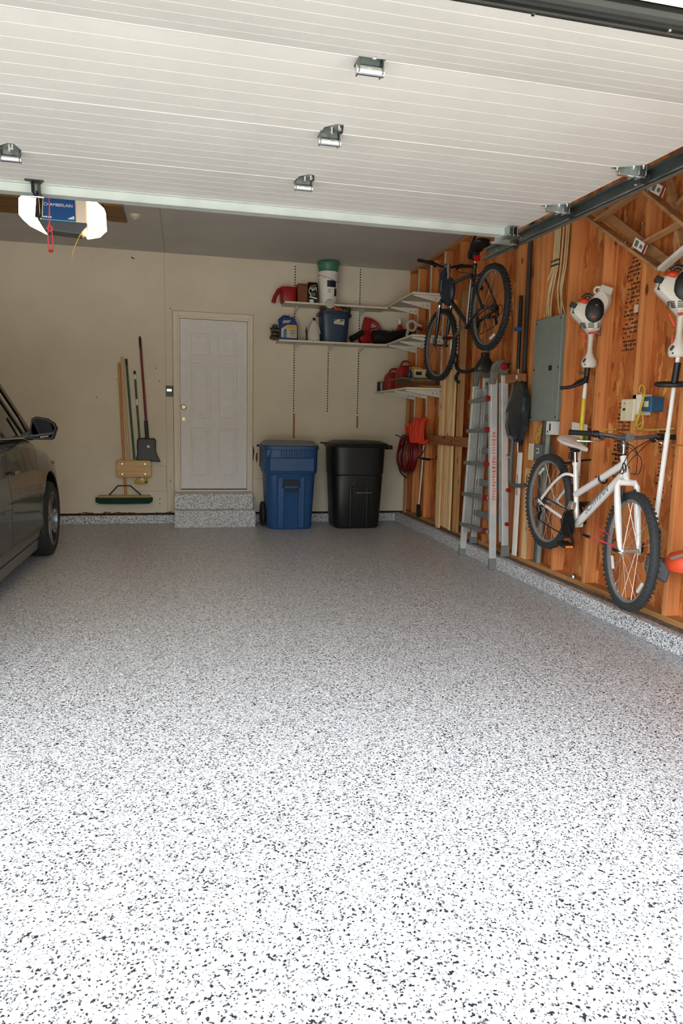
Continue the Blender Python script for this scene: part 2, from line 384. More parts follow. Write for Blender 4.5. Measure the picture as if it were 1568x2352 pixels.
# ragged drywall edge, tape lines
random.seed(11); g = G()
for i in range(26):
    x = random.uniform(-1.2, -.15); g.obox((x, YB-.001, .132+random.uniform(-.006, .008)), (random.uniform(.02, .08), .004, random.uniform(.004, .014)), Matrix.Rotation(random.uniform(-.2, .2), 3, 'Y'))
out(g, 'torn_edge', pm('torn_paper', '#8a6a48', .9), wb, 0)
g = G(); g.box(-.214, -.211, YB-.0012, YB+.001, .15, ZC); g.box(-.56, -.22, YB-.0012, YB+.001, .395, .398); g.box(-.222, -.219, YB-.0012, YB+.001, .395, .70); g.box(-.30, -.222, YB-.0012, YB+.001, .70, .703)
out(g, 'drywall_crack', pm('crack', '#8f8370', .9), wb, 0)
g = G(); g.box(.815, 1.0, YB-.0012, YB+.001, .55, .553)
g.prism([(.813, YB-.003, .95), (.813, YB-.003, .72), (.835, YB-.003, .80), (.845, YB-.003, .90), (.830, YB-.003, .96)], (0, .006, 0)); g.prism([(.868, YB-.002, .87), (.86, YB-.002, .80), (.872, YB-.002, .74), (.886, YB-.002, .80), (.882, YB-.002, .88)], (0, .004, 0))
out(g, 'wall_hole', pm('broken_drywall', '#6a4024', .9, var=.3), wb, 0)
random.seed(5)
for i, (x, z) in enumerate([(-.32, 1.86), (-.285, 1.71), (-.77, 1.715), (-.15, 2.56), (-1.0, 1.5), (-.30, .30), (-.30, .24), (-.17, .52), (-.34, .86), (.84, .3)]):
    out(G().cyl((x, YB-.004, z), (x, YB+.002, z), .007, n=8), 'screw_head', DKSTEEL, wb)
# ceiling plywood opener board, smoke disc
t = thing('ceiling_board', 'brown plywood board pair fixed flat to the ceiling beyond the opener', 'board', (-1.1, 7.0, ZC-.02))
out(G().box(-1.9, -.70, 6.75, 7.27, ZC-.022, ZC-.0005), 'plank', PLY, t, 0, .002)
out(G().box(-.695, -.53, 6.75, 7.27, ZC-.024, ZC-.0005), 'plank', PLY, t, 0, .002)
t = thing('ceiling_sensor', 'small round off-white sensor on the ceiling right of the plywood', 'sensor', (-.44, 7.06, ZC-.03))
out(G().lathe((-.44, 7.06, ZC-.03), [(.028, 0), (.045, .006), (.05, .02), (.055, .0299)], 20), 'base', GREYP, t)
out(G().cyl((-.44, 7.06, ZC-.037), (-.44, 7.06, ZC-.029), .018), 'lens', CREAM, t)
g = G(); g.box(-.206, -.202, 4.0, YB, ZC-.0012, ZC+.001); out(g, 'ceiling_seam', pm('seam', '#6f6a64', .9), bpy.data.objects['ceiling'], 0)
t = thing('ceiling_hook', 'tiny metal hook plate where ceiling meets back wall', 'hook', (-.565, 8.40, ZC-.08))
out(G().obox((-.565, 8.495, 3.10), (.035, .01, .012), Matrix.Rotation(.5, 3, 'Y')), 'plate', DKSTEEL, t)

# ---------------- entry door
DOORM = pm('door_paint', '#dedcdd', .5, var=.03); CASE = pm('casing_paint', '#e0d6c4', .55, var=.03)
dr = bpy.data.objects.new('door_1', None); COL.objects.link(dr); dr.location = (.355, YB, .415); struct(dr, 'pale grey six-panel entry door in the beige back wall', 'door')
g = G(); g.box(-.045, .752, YB+.02, YB+.06, .42, 2.452); slab = out(g, 'door_panel', DOORM, dr, 0)
def emb(x0, x1, z0, z1):
    g = G(); y = YB+.021
    for s_, yy in ((0, 0), (.018, -.003)): pass
    a = [(x0, y, z0), (x1, y, z0), (x1, y, z1), (x0, y, z1)]
    b = [(x0+.014, y-.004, z0+.014), (x1-.014, y-.004, z0+.014), (x1-.014, y-.004, z1-.014), (x0+.014, y-.004, z1-.014)]
    c = [(x0+.028, y, z0+.028), (x1-.028, y, z0+.028), (x1-.028, y, z1-.028), (x0+.028, y, z1-.028)]
    d = [(x0+.06, y-.005, z0+.06), (x1-.06, y-.005, z0+.06), (x1-.06, y-.005, z1-.06), (x0+.06, y-.005, z1-.06)]
    g.loft([a, b, c, d]); return out(g, 'raised_panel', DOORM, slab, 0)
for x0, x1 in ((.07, .315), (.395, .64)):
    for z0, z1 in ((2.02, 2.30), (1.28, 1.95), (.58, 1.18)): emb(x0, x1, z0, z1)
g = G()
g.box(-.125, -.068, YB-.018, YB+.0, .385, 2.535); g.box(.775, .822, YB-.018, YB+.0, .385, 2.535); g.box(-.068, .775, YB-.018, YB+.0, 2.475, 2.535)
out(g, 'door_casing', CASE, dr, 0, .004)
g = G(); g.box(-.129, -.125, YB-.003, YB+.001, .385, 2.539); g.box(.822, .826, YB-.003, YB+.001, .385, 2.539); g.box(-.129, .826, YB-.003, YB+.001, 2.535, 2.539); out(g, 'caulk_shadow_line', pm('caulk_shadow', '#5a4a38', .9), dr, 0)  # dark strip paints the casing's shadow line along the caulk joint
g = G(); g.box(-.068, -.049, YB-.008, YB+.10, .40, 2.475); g.box(.756, .775, YB-.008, YB+.10, .40, 2.475); g.box(-.049, .756, YB-.008, YB+.10, 2.456, 2.475)
g.box(-.052, -.043, YB+.06, YB+.10, .40, 2.456); g.box(.747, .756, YB+.06, YB+.1, .4, 2.456); out(g, 'door_jamb', CASE, dr, 0)
g = G(); g.box(-.055, .762, YB+.061, YB+.11, .40, 2.47); out(g, 'door_stop', pm('dark_gap', '#1b1612', .9), dr, 0)
g = G(); g.box(-.12, .818, YB-.022, YB+.1, .385, .412); out(g, 'threshold', CASE, dr, 0, .003)
g = G(); g.box(-.045, .752, YB+.018, YB+.06, .4125, .424); out(g, 'door_sweep', DKSTEEL, dr, 0)
BRASS = pm('satin_nickel', '#f0e6cc', .4, .6, 0)
g = G(); g.lathe((-.008, YB+.02, 1.413), [(.037, 0), (.037, .008), (.026, .016), (.020, .024)], 24, (0, -1, 0)); db = out(g, 'deadbolt', BRASS, dr)
g = G(); g.obox((-.008, YB-.012, 1.413), (.010, .018, .028)); out(g, 'thumb_turn', BRASS, db, 35, .003)
g = G(); g.lathe((-.008, YB+.02, 1.273), [(.036, 0), (.036, .007), (.014, .012), (.012, .028), (.026, .036), (.029, .050), (.022, .062), (.008, .065)], 24, (0, -1, 0)); out(g, 'door_knob', BRASS, dr)

# ---------------- entry steps
t = thing('entry_step', 'two-tier speckled epoxy step block below the entry door', 'steps', (.35, 8.3, 0))
g = G(); g.box(-.120, .800, 8.20, YB-.002, .205, .392); out(g, 'upper_step', FLAKE_LIT, t, 0, .006, 2)
g = G(); g.box(-.122, .822, 8.09, YB-.002, 0, .205); out(g, 'lower_step', FLAKE_LIT, t, 0, .006, 2)

# ============================================================ GARAGE DOOR
TILT = math.atan(.032)
DOORW = pm('door_skin', '#c3beb8', .55, var=.03, vs=3, bs=0)
m, nt, p = MATS['door_skin'], MATS['door_skin'].node_tree, MATS['door_skin'].node_tree.nodes['Principled BSDF']
bump(nt, p, noise(nt, objco(nt, (260, 24, 24)), 1.6, 3), .35, .001)
gd = thing('garage_door', 'raised white ribbed sectional garage door hanging open overhead', 'garage door', (-.635, 2.0, 2.23)); gd.rotation_euler.x = TILT
X0, X1 = -2.44, 2.325          # local x of door edges
def section(y0, y1, par, zoff=0):
    k = 7; g = G(); n = []
    prof = [(y0+.004, .0)]
    for i in range(1, k):
        y = y0+(y1-y0)*i/k; prof += [(y-.0022, 0), (y-.0012, .0006), (y+.0002, .0008), (y+.0016, 0)]
    prof += [(y1-.007, 0), (y1-.0055, -.0016), (y1-.001, -.0016), (y1, .002)]
    prof = prof + [(y1, .045), (y0+.002, .045), (y0+.002, .006)]
    g.loft([[(X0, y, z) for y, z in prof], [(X1, y, z) for y, z in prof]])
    return out(g, 'section', DOORW, par, 0, local=True)
J = [-.105, .424, .953]           # joint positions local y
section(J[0], J[1], gd); section(J[1], J[2], gd); top = section(J[2], 1.455, gd)
bs = bpy.data.objects.new('bottom_section', None); COL.objects.link(bs); bs.parent = gd; bs.location = (0, J[0], 0); bs.rotation_euler.x = math.radians(12.2)
g = G()
section(-.530, 0, bs)
g = G(); g.box(X0, X1, -.585, -.530, -.006, .046); out(g, 'seal_retainer', pm('black_metal', '#141414', .4, .3), bs, 0, .004, local=True)
g = G(); g.tube([(X0, -.590, .014), (X1, -.590, .014)], .016, 10); g.box(X0, X1, -.562, -.555, -.010, 0); out(g, 'seal', pm('seal_rubber', '#242622', .6), bs, 35, local=True)
random.seed(2); g = G()
for x in (1.06, 1.33, 1.62, 1.78, 1.92, 2.1, 1.5, .6, .1, -.4):
    y_ = random.uniform(-.580, -.537); g.cyl((x, y_, -.010), (x, y_, -.004), .004, n=8)
out(g, 'screw_heads', CHROME, bs, local=True)
# hinges
def hinge(x, y, par, first=[None]):
    if first[0]:
        c = first[0].copy(); COL.objects.link(c); c.parent = par; c.location = (x, y, 0)
        for ch in first[0].children:
            d = ch.copy(); COL.objects.link(d); d.parent = c
        return c
    g = G()
    g.prism([(-.030, .012, 0), (.032, .012, 0), (.042, -.012, 0), (.030, -.078, 0), (.008, -.080, 0), (-.028, -.040, 0)], (0, 0, -.003))
    g.prism([(-.034, .016, 0), (.008, .016, 0), (-.010, .066, 0), (-.022, .070, 0), (-.034, .050, 0)], (0, 0, -.003))
    g.box(-.034, -.031, -.012, .028, -.038, 0); g.box(.031, .034, -.012, .028, -.038, 0)
    g.box(-.030, .030, .006, .009, -.018, 0)
    h = out(g, 'hinge', pm('hinge_steel', '#777c7a', .35, 1, .15, 40), par, 30, .0008, local=True); h.location = (x, y, 0)
    out(G().cyl((-.038, .006, -.028), (.038, .006, -.028), .013, n=14), 'hinge_pin', CHROME, h, local=True)
    for bx, by in ((.020, -.064), (.002, -.030), (-.020, .055)):
        out(G().cyl((bx, by, -.014), (bx, by, -.001), .006, n=6), 'bolt', CHROME, h, local=True)
    first[0] = h; return h
for x in (-1.2, 0.0, 1.128):
    for y in J: 
        hinge(x, y-.004, gd)
def end_hinge(y):
    e = bpy.data.objects.new('roller_bracket', None); COL.objects.link(e); e.parent = gd; e.location = (X1-.02, y, 0)
    g = G(); g.prism([(-.085, .012, 0), (.03, .028, 0), (.036, -.05, 0), (.01, -.058, 0), (-.06, -.012, 0)], (0, 0, -.003)); g.box(.0, .003, -.045, .022, -.035, 0); g.box(-.05, .03, .004, .007, -.022, 0); g.box(.030, .033, -.045, .024, -.034, 0)
    out(g, 'bracket_plate', STEEL, e, 30, .0008, local=True)
    out(G().cyl((-.055, .012, -.020), (.075, .012, -.020), .0065), 'axle', CHROME, e, local=True)
    out(G().lathe((.062, .012, -.020), [(.010, 0), (.024, .001), (.024, .012), (.012, .014)], 18, (1, 0, 0)), 'roller', BLACK, e, local=True)
    for bx, by in ((-.062, .002), (.016, -.046), (-.012, -.028)): out(G().cyl((bx, by, -.014), (bx, by, -.001), .006, n=6), 'bolt', CHROME, e, local=True)
for y in J[1:]: end_hinge(y)
e = bpy.data.objects.new('top_bracket', None); COL.objects.link(e); e.parent = gd; e.location = (X1-.045, 1.39, 0)
g = G()
for i in range(3): g.box(-.035+.022*i, -.022+.022*i, -.075, .05, -.052, -.044); g.box(-.035+.022*i, -.033+.022*i, -.075, .05, -.048, 0)
g.box(-.06, .03, .04, .047, -.07, 0); out(g, 'bracket_plate', STEEL, e, 0, .001, local=True)
out(G().cyl((-.08, .05, -.062), (.075, .05, -.062), .006), 'axle', CHROME, e, local=True)
out(G().lathe((.062, .05, -.062), [(.010, 0), (.024, .001), (.024, .012), (.012, .014)], 18, (1, 0, 0)), 'roller', BLACK, e, local=True)
# strut across the top section
g = G(); g.box(X0, X1-.06, 1.371, 1.374, -.036, 0); g.box(X0, X1-.06, 1.371, 1.43, -.038, -.035); g.box(X0, X1-.06, 1.350, 1.371, -.003, 0); g.box(X0, X1-.06, 1.43, 1.433, -.038, -.01)
out(g, 'strut', pm('strut_steel', '#b9bfb9', .5, .35, .06, 6), gd, 0, local=True)
g = G(); g.box(X0, X1-.04, 1.375, 1.455, -.006, -.001); out(g, 'top_edge', DKSTEEL, gd, 0, local=True)
# opener bracket
ob = bpy.data.objects.new('opener_bracket', None); COL.objects.link(ob); ob.parent = gd; ob.location = (.014, 1.33, 0)
g = G(); g.box(-.024, .024, -.03, .02, -.004, 0); g.box(-.014, -.011, -.02, .05, -.05, 0); g.box(.011, .014, -.02, .05, -.05, 0); g.box(-.038, -.02, -.030, -.018, -.008, 0); g.box(.02, .038, -.030, -.018, -.008, 0)
out(g, 'bracket_plate', DKSTEEL, ob, 0, .001, local=True)
out(G().cyl((-.028, .03, -.055), (.028, .03, -.055), .006), 'pin', CHROME, ob, local=True)
out(G().prism([(-.235, 1.16, 0), (-.20, 1.172, 0), (-.16, 1.165, 0), (-.12, 1.178, 0), (-.19, 1.185, 0)], (0, 0, -.003)), 'torn_sticker', WHITEM, gd, 0, local=True)

# ---------------- right track
tr = thing('door_track', 'galvanised steel horizontal door track along the right side', 'track', (1.77, 3.9, 2.29))
def zt(y, z): return z + .032*(y-2)
def tb(g, x0, x1, y0, y1, z0, z1):
    v = [(x, y, zt(y, z)) for x in (x0, x1) for y in (y0, y1) for z in (z0, z1)]
    g._mk(v, [(0, 1, 3, 2), (4, 6, 7, 5), (0, 4, 5, 1), (2, 3, 7, 6), (0, 2, 6, 4), (1, 5, 7, 3)])
g = G(); a, b = 1.30, 3.93
tb(g, 1.774, 1.777, a, b, 2.185, 2.245); tb(g, 1.745, 1.777, a, b, 2.182, 2.185); tb(g, 1.745, 1.748, a, b, 2.182, 2.194); tb(g, 1.748, 1.777, a, b, 2.243, 2.246); tb(g, 1.745, 1.748, a, b, 2.236, 2.246)
out(g, 'channel', STEELD, tr, 0)
g = G(); tb(g, 1.778, 1.781, a, b, 2.20, 2.262); tb(g, 1.778, 1.83, a, b, 2.260, 2.263); out(g, 'angle_iron', STEEL, tr, 0)
for y in (2.05, 2.55, 3.05, 3.5, 3.8): out(G().cyl((1.768, y, zt(y, 2.218)), (1.776, y, zt(y, 2.218)), .007, n=8), 'bolt', CHROME, tr)
g = G(); g.box(1.785, 1.789, 3.82, 3.86, 2.30, ZC); g.box(1.785, 1.82, 3.82, 3.823, 2.30, ZC); out(g, 'hanger_strap', STEEL, tr, 0)

# ---------------- opener
op = thing('door_opener', 'ceiling-mounted garage door opener with glowing side lamps and blue label', 'opener', (-.70, 4.6, 2.36))
OPW = pm('opener_shell', '#e8d6c0', .5, var=.02)
g = G(); g.prism([(-.835, 4.5, 2.415), (-.835, 4.5, 2.56), (-.555, 4.5, 2.56), (-.555, 4.5, 2.415)], (0, .28, 0)); out(g, 'housing', OPW, op, 0, .01, 2)
g = G(); g.prism([(-.835, 4.498, 2.418), (-.80, 4.498, 2.36), (-.60, 4.498, 2.35), (-.556, 4.498, 2.40), (-.556, 4.498, 2.418)], (0, .12, 0)); out(g, 'underside', DGREY, op, 0, .006, 2)
lb = out(G().box(-.810, -.622, 4.490, 4.4985, 2.418, 2.55), 'label', pm('label_blue', '#1a4c86', .4, var=0), op, 0)
out(G().box(-.810, -.622, 4.4885, 4.4900, 2.414, 2.4195), 'stripe', pm('label_cyan', '#5ab0d8', .4, var=0), lb, 0)
WT = pm('white_ink', '#e8e8e8', .6, var=0)
text('CHAMBERLAIN', 'lettering', WT, lb, frame((-.716, 4.4890, 2.503), (1, 0, 0), (0, 0, 1)), .024, False)
g = G(); random.seed(4)
for i in range(4): g.box(-.800+.012*i, -.791+.012*i, 4.4885, 4.4900, 2.428, 2.436)
for i in range(3): g.box(-.662+.012*i, -.652+.012*i, 4.4885, 4.4900, 2.428, 2.428+.006*(i+1))
sp_ = out(g, 'small_print', WT, lb, 0); sp_['kind'] = 'stuff'
LENS = pm('lamp_lens', '#fff1da', .4, var=0, emit='#ffca80', es=9)
g = G(); g.loft([[(-.836, y, 2.418), (-.836, y, 2.552), (-.915, y, 2.552), (-.937, y, 2.53), (-.939, y, 2.44), (-.90, y, 2.405), (-.80, y, 2.36)] for y in (4.51, 4.63)]); l1 = out(g, 'lamp_lens', LENS, op, 30, .006, 2)
g = G(); g.loft([[(-.554, y, 2.40), (-.554, y, 2.548), (-.50, y, 2.546), (-.462, y, 2.515), (-.459, y, 2.41), (-.50, y, 2.37), (-.575, y, 2.352)] for y in (4.51, 4.63)]); out(g, 'lamp_lens', LENS, op, 30, .006, 2)
g = G()
for i in range(5): g.box(-.560+.016*i, -.556+.016*i, 4.507, 4.511, 2.372, 2.398)
out(g, 'lens_ribs', pm('lens_rib', '#caa878', .5), op, 0)
g = G(); g.box(-.715, -.685, 1.42, 4.52, 2.545, 2.575); rl = out(g, 'rail', STEELD, op, 0)
g = G(); g.box(-.718, -.682, 3.84, 3.96, 2.50, 2.545); out(g, 'trolley', BLACK, op, 0, .003)
g = G(); g.bar((-.622, 3.37, 2.235), (-.664, 3.62, 2.202), .032, .010, (0, 0, 1)); g.bar((-.662, 3.60, 2.196), (-.697, 3.90, 2.51), .030, .010, (1, 0, 0)); out(g, 'arm', DKSTEEL, op, 0)
g = G()
for y in (4.52, 4.74):
    for x in (-.80, -.60): g.box(x-.012, x+.012, y, y+.004, 2.56, ZC)
out(g, 'hanger_strap', STEEL, op, 0)
lamp = bpy.data.lights.new('opener_lamp', 'POINT'); lamp.energy = 5; lamp.color = (1, .72, .42); lamp.shadow_soft_size = .05
for x in (-.98, -.42):
    lo = bpy.data.objects.new('opener_lamp', lamp); COL.objects.link(lo); lo.location = (x, 4.62, 2.46)
PINKR = pm('red_cord', '#e2394c', .6)
t = thing('release_rope', 'red pull cord looped below the door opener', 'cord', (-.664, 3.9, 2.1))
g = G(); g.tube([(-.668, 3.9, 2.50), (-.664, 3.9, 2.364), (-.667, 3.9, 2.245)], .0028, 6)
g.tube(wav([(-.667, 3.9, 2.25), (-.676, 3.9, 2.20), (-.673, 3.895, 2.12), (-.670, 3.895, 2.105), (-.660, 3.895, 2.102), (-.655, 3.9, 2.115), (-.653, 3.9, 2.18), (-.662, 3.9, 2.24)], 3), .0028, 6)
g.torus((-.665, 3.9, 2.222), (.2, 1, 0), .013, .003, 14, 6); out(g, 'cord', PINKR, t)
out(G().obox((-.663, 3.892, 2.108), (.024, .012, .012)), 'handle', RED, t, 35, .003)
t = thing('antenna_wire', 'thin yellow wire dangling under the door opener', 'wire', (-.62, 4.5, 2.21))
out(G().tube(wav([(-.596, 4.52, 2.36), (-.605, 4.5, 2.335), (-.625, 4.5, 2.29), (-.640, 4.5, 2.25), (-.649, 4.5, 2.211)]), .0022, 6), 'wire', YEL, t)

# ============================================================ CAR
PAINT = pm('car_paint', '#1c1c1d', .25, .25, var=0, coat=.45)
GLASS = pm('tinted_glass', '#56645c', .02, 0, var=0, trans=.9, ior=1.45)
TRIMB = pm('gloss_black', '#0c0c0d', .15, var=0)
CX, CY = -2.08, 5.225
car = thing('car', 'dark grey car parked nose-in on the left', 'car', (CX, CY, 0))
def smooth(a, b, t): t = max(0, min(1, (t-a)/(b-a))); return t*t*(3-2*t)
def topz(y):      # height of the shoulder / hood edge
    return 1.10 - .10*smooth(.75, 1.25, y) - .14*smooth(1.1, 2.15, y) - .12*smooth(2.1, 2.32, y) + .02*smooth(-.5, -2, y)
def hw(y):        # half width
    return .90 - .10*smooth(1.5, 2.33, y) - .09*smooth(-1.6, -2.3, y) - .05*smooth(2.1, 2.33, y)
def ring(y):
    T = topz(y); W = hw(y); lo = .20 + .06*smooth(1.9, 2.33, y) + .08*smooth(-1.9, -2.3, y)
    pts = [(W-.09, lo), (W-.03, lo+.05), (W-.005, lo+.16), (W-.010, .52), (W, .64), (W-.004, .70), (W-.020, .82), (W-.035, T-.10), (W-.065, T-.035), (W-.12, T), (W-.30, T+.035*smooth(.6, 1.0, y)), (0, T+.06*smooth(.6, 1.1, y))]
    full = [(x, y, z) for x, z in pts] + [(-x, y, z) for x, z in pts[-2::-1]]
    return [(CX+x, CY+yy, z) for x, yy, z in full]
Yst = [-2.30, -2.27, -2.15, -1.9, -1.6, -1.2, -.8, -.4, 0, .3, .6, .8, .95, 1.1, 1.3, 1.5, 1.7, 1.9, 2.1, 2.22, 2.30, 2.33]
g = G(); g.loft([ring(y) for y in Yst]); body = out(g, 'body', PAINT, car, 35)
AX = (1.375, -1.40)
for a in AX:
    for s_ in (1, -1):
        g = G(); g.tube([(CX+s_*.60, CY+a, .35), (CX+s_*1.0, CY+a, .35)], .425, 40); boolcut(body, g)
for s_ in (1, -1):
    for yy in (.90, -.10, -1.02):
        g = G(); rr_ = []
        for k in range(12):
            z = .30+k*.068; x = CX+s_*(.892 - .02*smooth(.75, .9, z) - .05*smooth(.9, 1.05, z) + .012*smooth(.5, .64, z)*0); y_ = CY+yy+(.10*smooth(.6, .3, z) if yy > .5 else 0) - (.06*smooth(.8, 1.1, z) if yy > .5 else 0)
            rr_.append([(x-.012*s_, y_-.0035, z), (x+.05*s_, y_-.0035, z), (x+.05*s_, y_+.0035, z), (x-.012*s_, y_+.0035, z)])
        g.loft(rr_); boolcut(body, g)
for s_ in (1, -1):
    out(G().tube([(CX+s_*(hw(y)-.012), CY+y, .335) for y in [-.95, -.5, 0, .5, .92]], .012, 6), 'sill_trim', TRIMB, car)
for s_ in (1, -1):
    g = G(); g.loft([[(CX+s_*(hw(y)-.10), CY+y, .13), (CX+s_*(hw(y)-.045), CY+y, .15), (CX+s_*(hw(y)-.03), CY+y, .24), (CX+s_*(hw(y)-.12), CY+y, .26)] for y in (-.92, -.4, .2, .88)])
    out(g, 'side_skirt', PAINT, car)
g = G(); g.box(CX-.66, CX+.66, CY-2.1, CY+2.1, .16, .40); out(g, 'underbody', BLACK, car, 0)
# cabin
def cab(y, xb, xt, zb, zt_): return y, xb, xt, zb, zt_
g = G()
CB = [(.93, .84, .80, 1.085, 1.16), (.40, .84, .66, 1.10, 1.58), (-.3, .85, .66, 1.10, 1.62), (-1.1, .84, .65, 1.11, 1.61), (-1.75, .81, .62, 1.12, 1.54), (-2.18, .78, .60, 1.12, 1.16)]
g.loft([[(CX-b, CY+y, zb-.02), (CX-t_, CY+y, z1-.05), (CX-t_+.08, CY+y, z1-.015), (CX+t_-.08, CY+y, z1-.015), (CX+t_, CY+y, z1-.05), (CX+b, CY+y, zb-.02)] for y, b, t_, zb, z1 in CB]); out(g, 'window_glass', GLASS, car)
g = G(); g.loft([[(CX-t_-.02, CY+y, z1-.055), (CX-t_+.04, CY+y, z1), (CX, CY+y, z1+.02), (CX+t_-.04, CY+y, z1), (CX+t_+.02, CY+y, z1-.055), (CX, CY+y, z1-.04)] for y, b, t_, zb, z1 in CB[1:5]]); out(g, 'roof', PAINT, car)
def cabx(y, f):
    for A, B in zip(CB, CB[1:]):
        if B[0] <= y <= A[0]:
            t = (A[0]-y)/(A[0]-B[0]); a = [A[i]+(B[i]-A[i])*t for i in range(5)]; return a[1]+(a[2]-a[1])*f, a[3]+(a[4]-.05-a[3])*f
for s_ in (1, -1):
    for nm, pts, wd, mt in (('front_pillar', [(.93, 0), (.40, 1)], .07, TRIMB), ('middle_pillar', [(-.16, 0), (-.16, 1)], .09, TRIMB), ('rear_pillar', [(-1.15, 0), (-1.25, 1)], .08, TRIMB), ('tail_pillar', [(-2.16, 0), (-1.75, 1)], .16, PAINT)):
        pp = []
        for y, f in pts:
            x, z = cabx(y, f) if 0 < f+.5 else (0, 0); pp.append((CX+s_*(x+.004), CY+y, z))
        if nm == 'front_pillar': pp = [(CX+s_*.838, CY+.95, 1.09), (CX+s_*.682, CY+.40, 1.555)]
        out(G().bar(pp[0], pp[1], wd, .02, (0, 1, 0)), nm, mt, car, 0, .004)
    if s_ == 1:
        out(G().bar((CX+.858, CY+.70, 1.11), (CX+.80, CY+.60, 1.27), .022, .016, (0, 1, 0)), 'quarter_window_bar', TRIMB, car, 0)
    out(G().tube([(CX+s_*.863, CY+y, 1.098+.004*i) for i, y in enumerate((.88, .3, -.4, -1.1, -1.8))], .010, 6), 'belt_moulding', CHROME, car)
# mirrors
def mirror(s_):
    g = G(); y0 = CY+.50
    base = [(.0, 1.085), (.03, 1.245), (.06, 1.262), (.145, 1.250), (.195, 1.215), (.215, 1.175), (.185, 1.09), (.165, 1.082)]
    X0m = CX+s_*.895
    rs = []
    for yy, sc_ in ((-.01, .93), (.0, 1.0), (.05, 1.0), (.11, .82), (.14, .45)):
        rs.append([(X0m+s_*((x-.1)*sc_+.1-.002), y0+yy, 1.17+(z-1.17)*sc_) for x, z in base])
    g.loft(rs); m_ = out(g, 'mirror', BLACK, car, 40)
    out(G().prism([(X0m+s_*(x*.86+.014), y0-.0105, 1.17+(z-1.17)*.84) for x, z in base], (0, -.003, 0)), 'mirror_glass', pm('mirror_glass', '#15171a', .03, .9, 0), m_, 0)
    out(G().bar((X0m+s_*.09, y0-.014, 1.103), (X0m+s_*.15, y0-.014, 1.112), .008, .004, (0, 0, 1)), 'indicator', pm('indicator', '#a88864', .3), m_, 0)
    out(G().prism([(CX+s_*.83, y0+.02, 1.08), (CX+s_*.92, y0+.02, 1.10), (CX+s_*.92, y0+.02, 1.16), (CX+s_*.84, y0+.02, 1.13)], (0, .07, 0)), 'mirror_arm', BLACK, m_, 0, .004)
mirror(1); mirror(-1)
# wheels
ALLOY = pm('alloy', '#b4b6ba', .25, .9, 0)
def carwheel(s_, a):
    e = bpy.data.objects.new('wheel', None); COL.objects.link(e); e.parent = car; e.location = (s_*.80, a, .34)
    ax = (s_, 0, 0)
    g = G(); g.lathe((0, 0, 0), [(.235, -.10), (.30, -.105), (.33, -.09), (.340, -.06), (.340, .06), (.33, .09), (.30, .105), (.245, .100), (.235, .09), (.235, -.10)], 48, ax, cap=False)
    out(g, 'tire', RUBBER, e, 40, local=True)
    g = G(); g.lathe((0, 0, 0), [(.236, -.09), (.250, .095), (.244, .102), (.228, .098), (.218, .04), (.215, -.02), (.06, -.03)], 48, ax); out(g, 'rim', pm('rim_dark', '#55585c', .3, .9, 0), e, 40, local=True)
    u = Vector(ax)
    for k in range(7):
        t = 2*PI*k/7+.2; d = Vector((0, math.cos(t), math.sin(t))); n_ = Vector((0, -math.sin(t), math.cos(t)))
        g = G()
        g.loft([[u*.07+d*.04+n_*.030, u*.092+d*.04, u*.07+d*.04-n_*.030, u*.03+d*.04], [u*.068+d*.13+n_*.020, u*.086+d*.13, u*.068+d*.13-n_*.020, u*.03+d*.13], [u*.080+d*.232+n_*.038, u*.098+d*.232, u*.080+d*.232-n_*.038, u*.05+d*.232]])
        out(g, 'spoke', ALLOY, e, 30, .002, local=True)
    out(G().lathe((0, 0, 0), [(.055, .04), (.055, .085), (.035, .096)], 20, ax), 'hub_cap', ALLOY, e, local=True)
for s_ in (1, -1):
    for a in AX:
        carwheel(s_, a)
        out(G().tube([(CX+s_*(.875), CY+a+.435*math.cos(t*PI/16), .35+.435*math.sin(t*PI/16)) for t in range(-1, 18)], .014, 6), 'wheel_arch_lip', PAINT, car)
for s_ in (1, -1):
    g = G(); g.prism([(CX+s_*.36, CY+2.20, .70), (CX+s_*.72, CY+2.12, .76), (CX+s_*.70, CY+2.16, .66), (CX+s_*.38, CY+2.24, .62)], (0, .09, 0)); out(g, 'headlamp', pm('headlamp_glass', '#c8ccd0', .05, .2, 0), car, 0, .005)
    g = G(); g.box(CX+s_*.66-.1, CX+s_*.66+.1, CY-2.315, CY-2.25, .78, 1.02); out(g, 'tail_lamp', pm('tail_lamp', '#8a0c10', .1, 0, 0), car, 0, .01)
    for yy in (.02, -.93):
        out(G().obox((CX+s_*.905, CY+yy, .86), (.02, .16, .025)), 'door_handle', PAINT, car, 0, .006)
for x in (-.38, .38):
    g = G(); g.box(CX+x-.24, CX+x+.24, CY-.55, CY-.40, .5, 1.15); g.box(CX+x-.11, CX+x+.11, CY-.54, CY-.44, 1.17, 1.34); out(g, 'seat', pm('seat_fabric', '#2a2a2a', .9), car, 0, .04, 3)

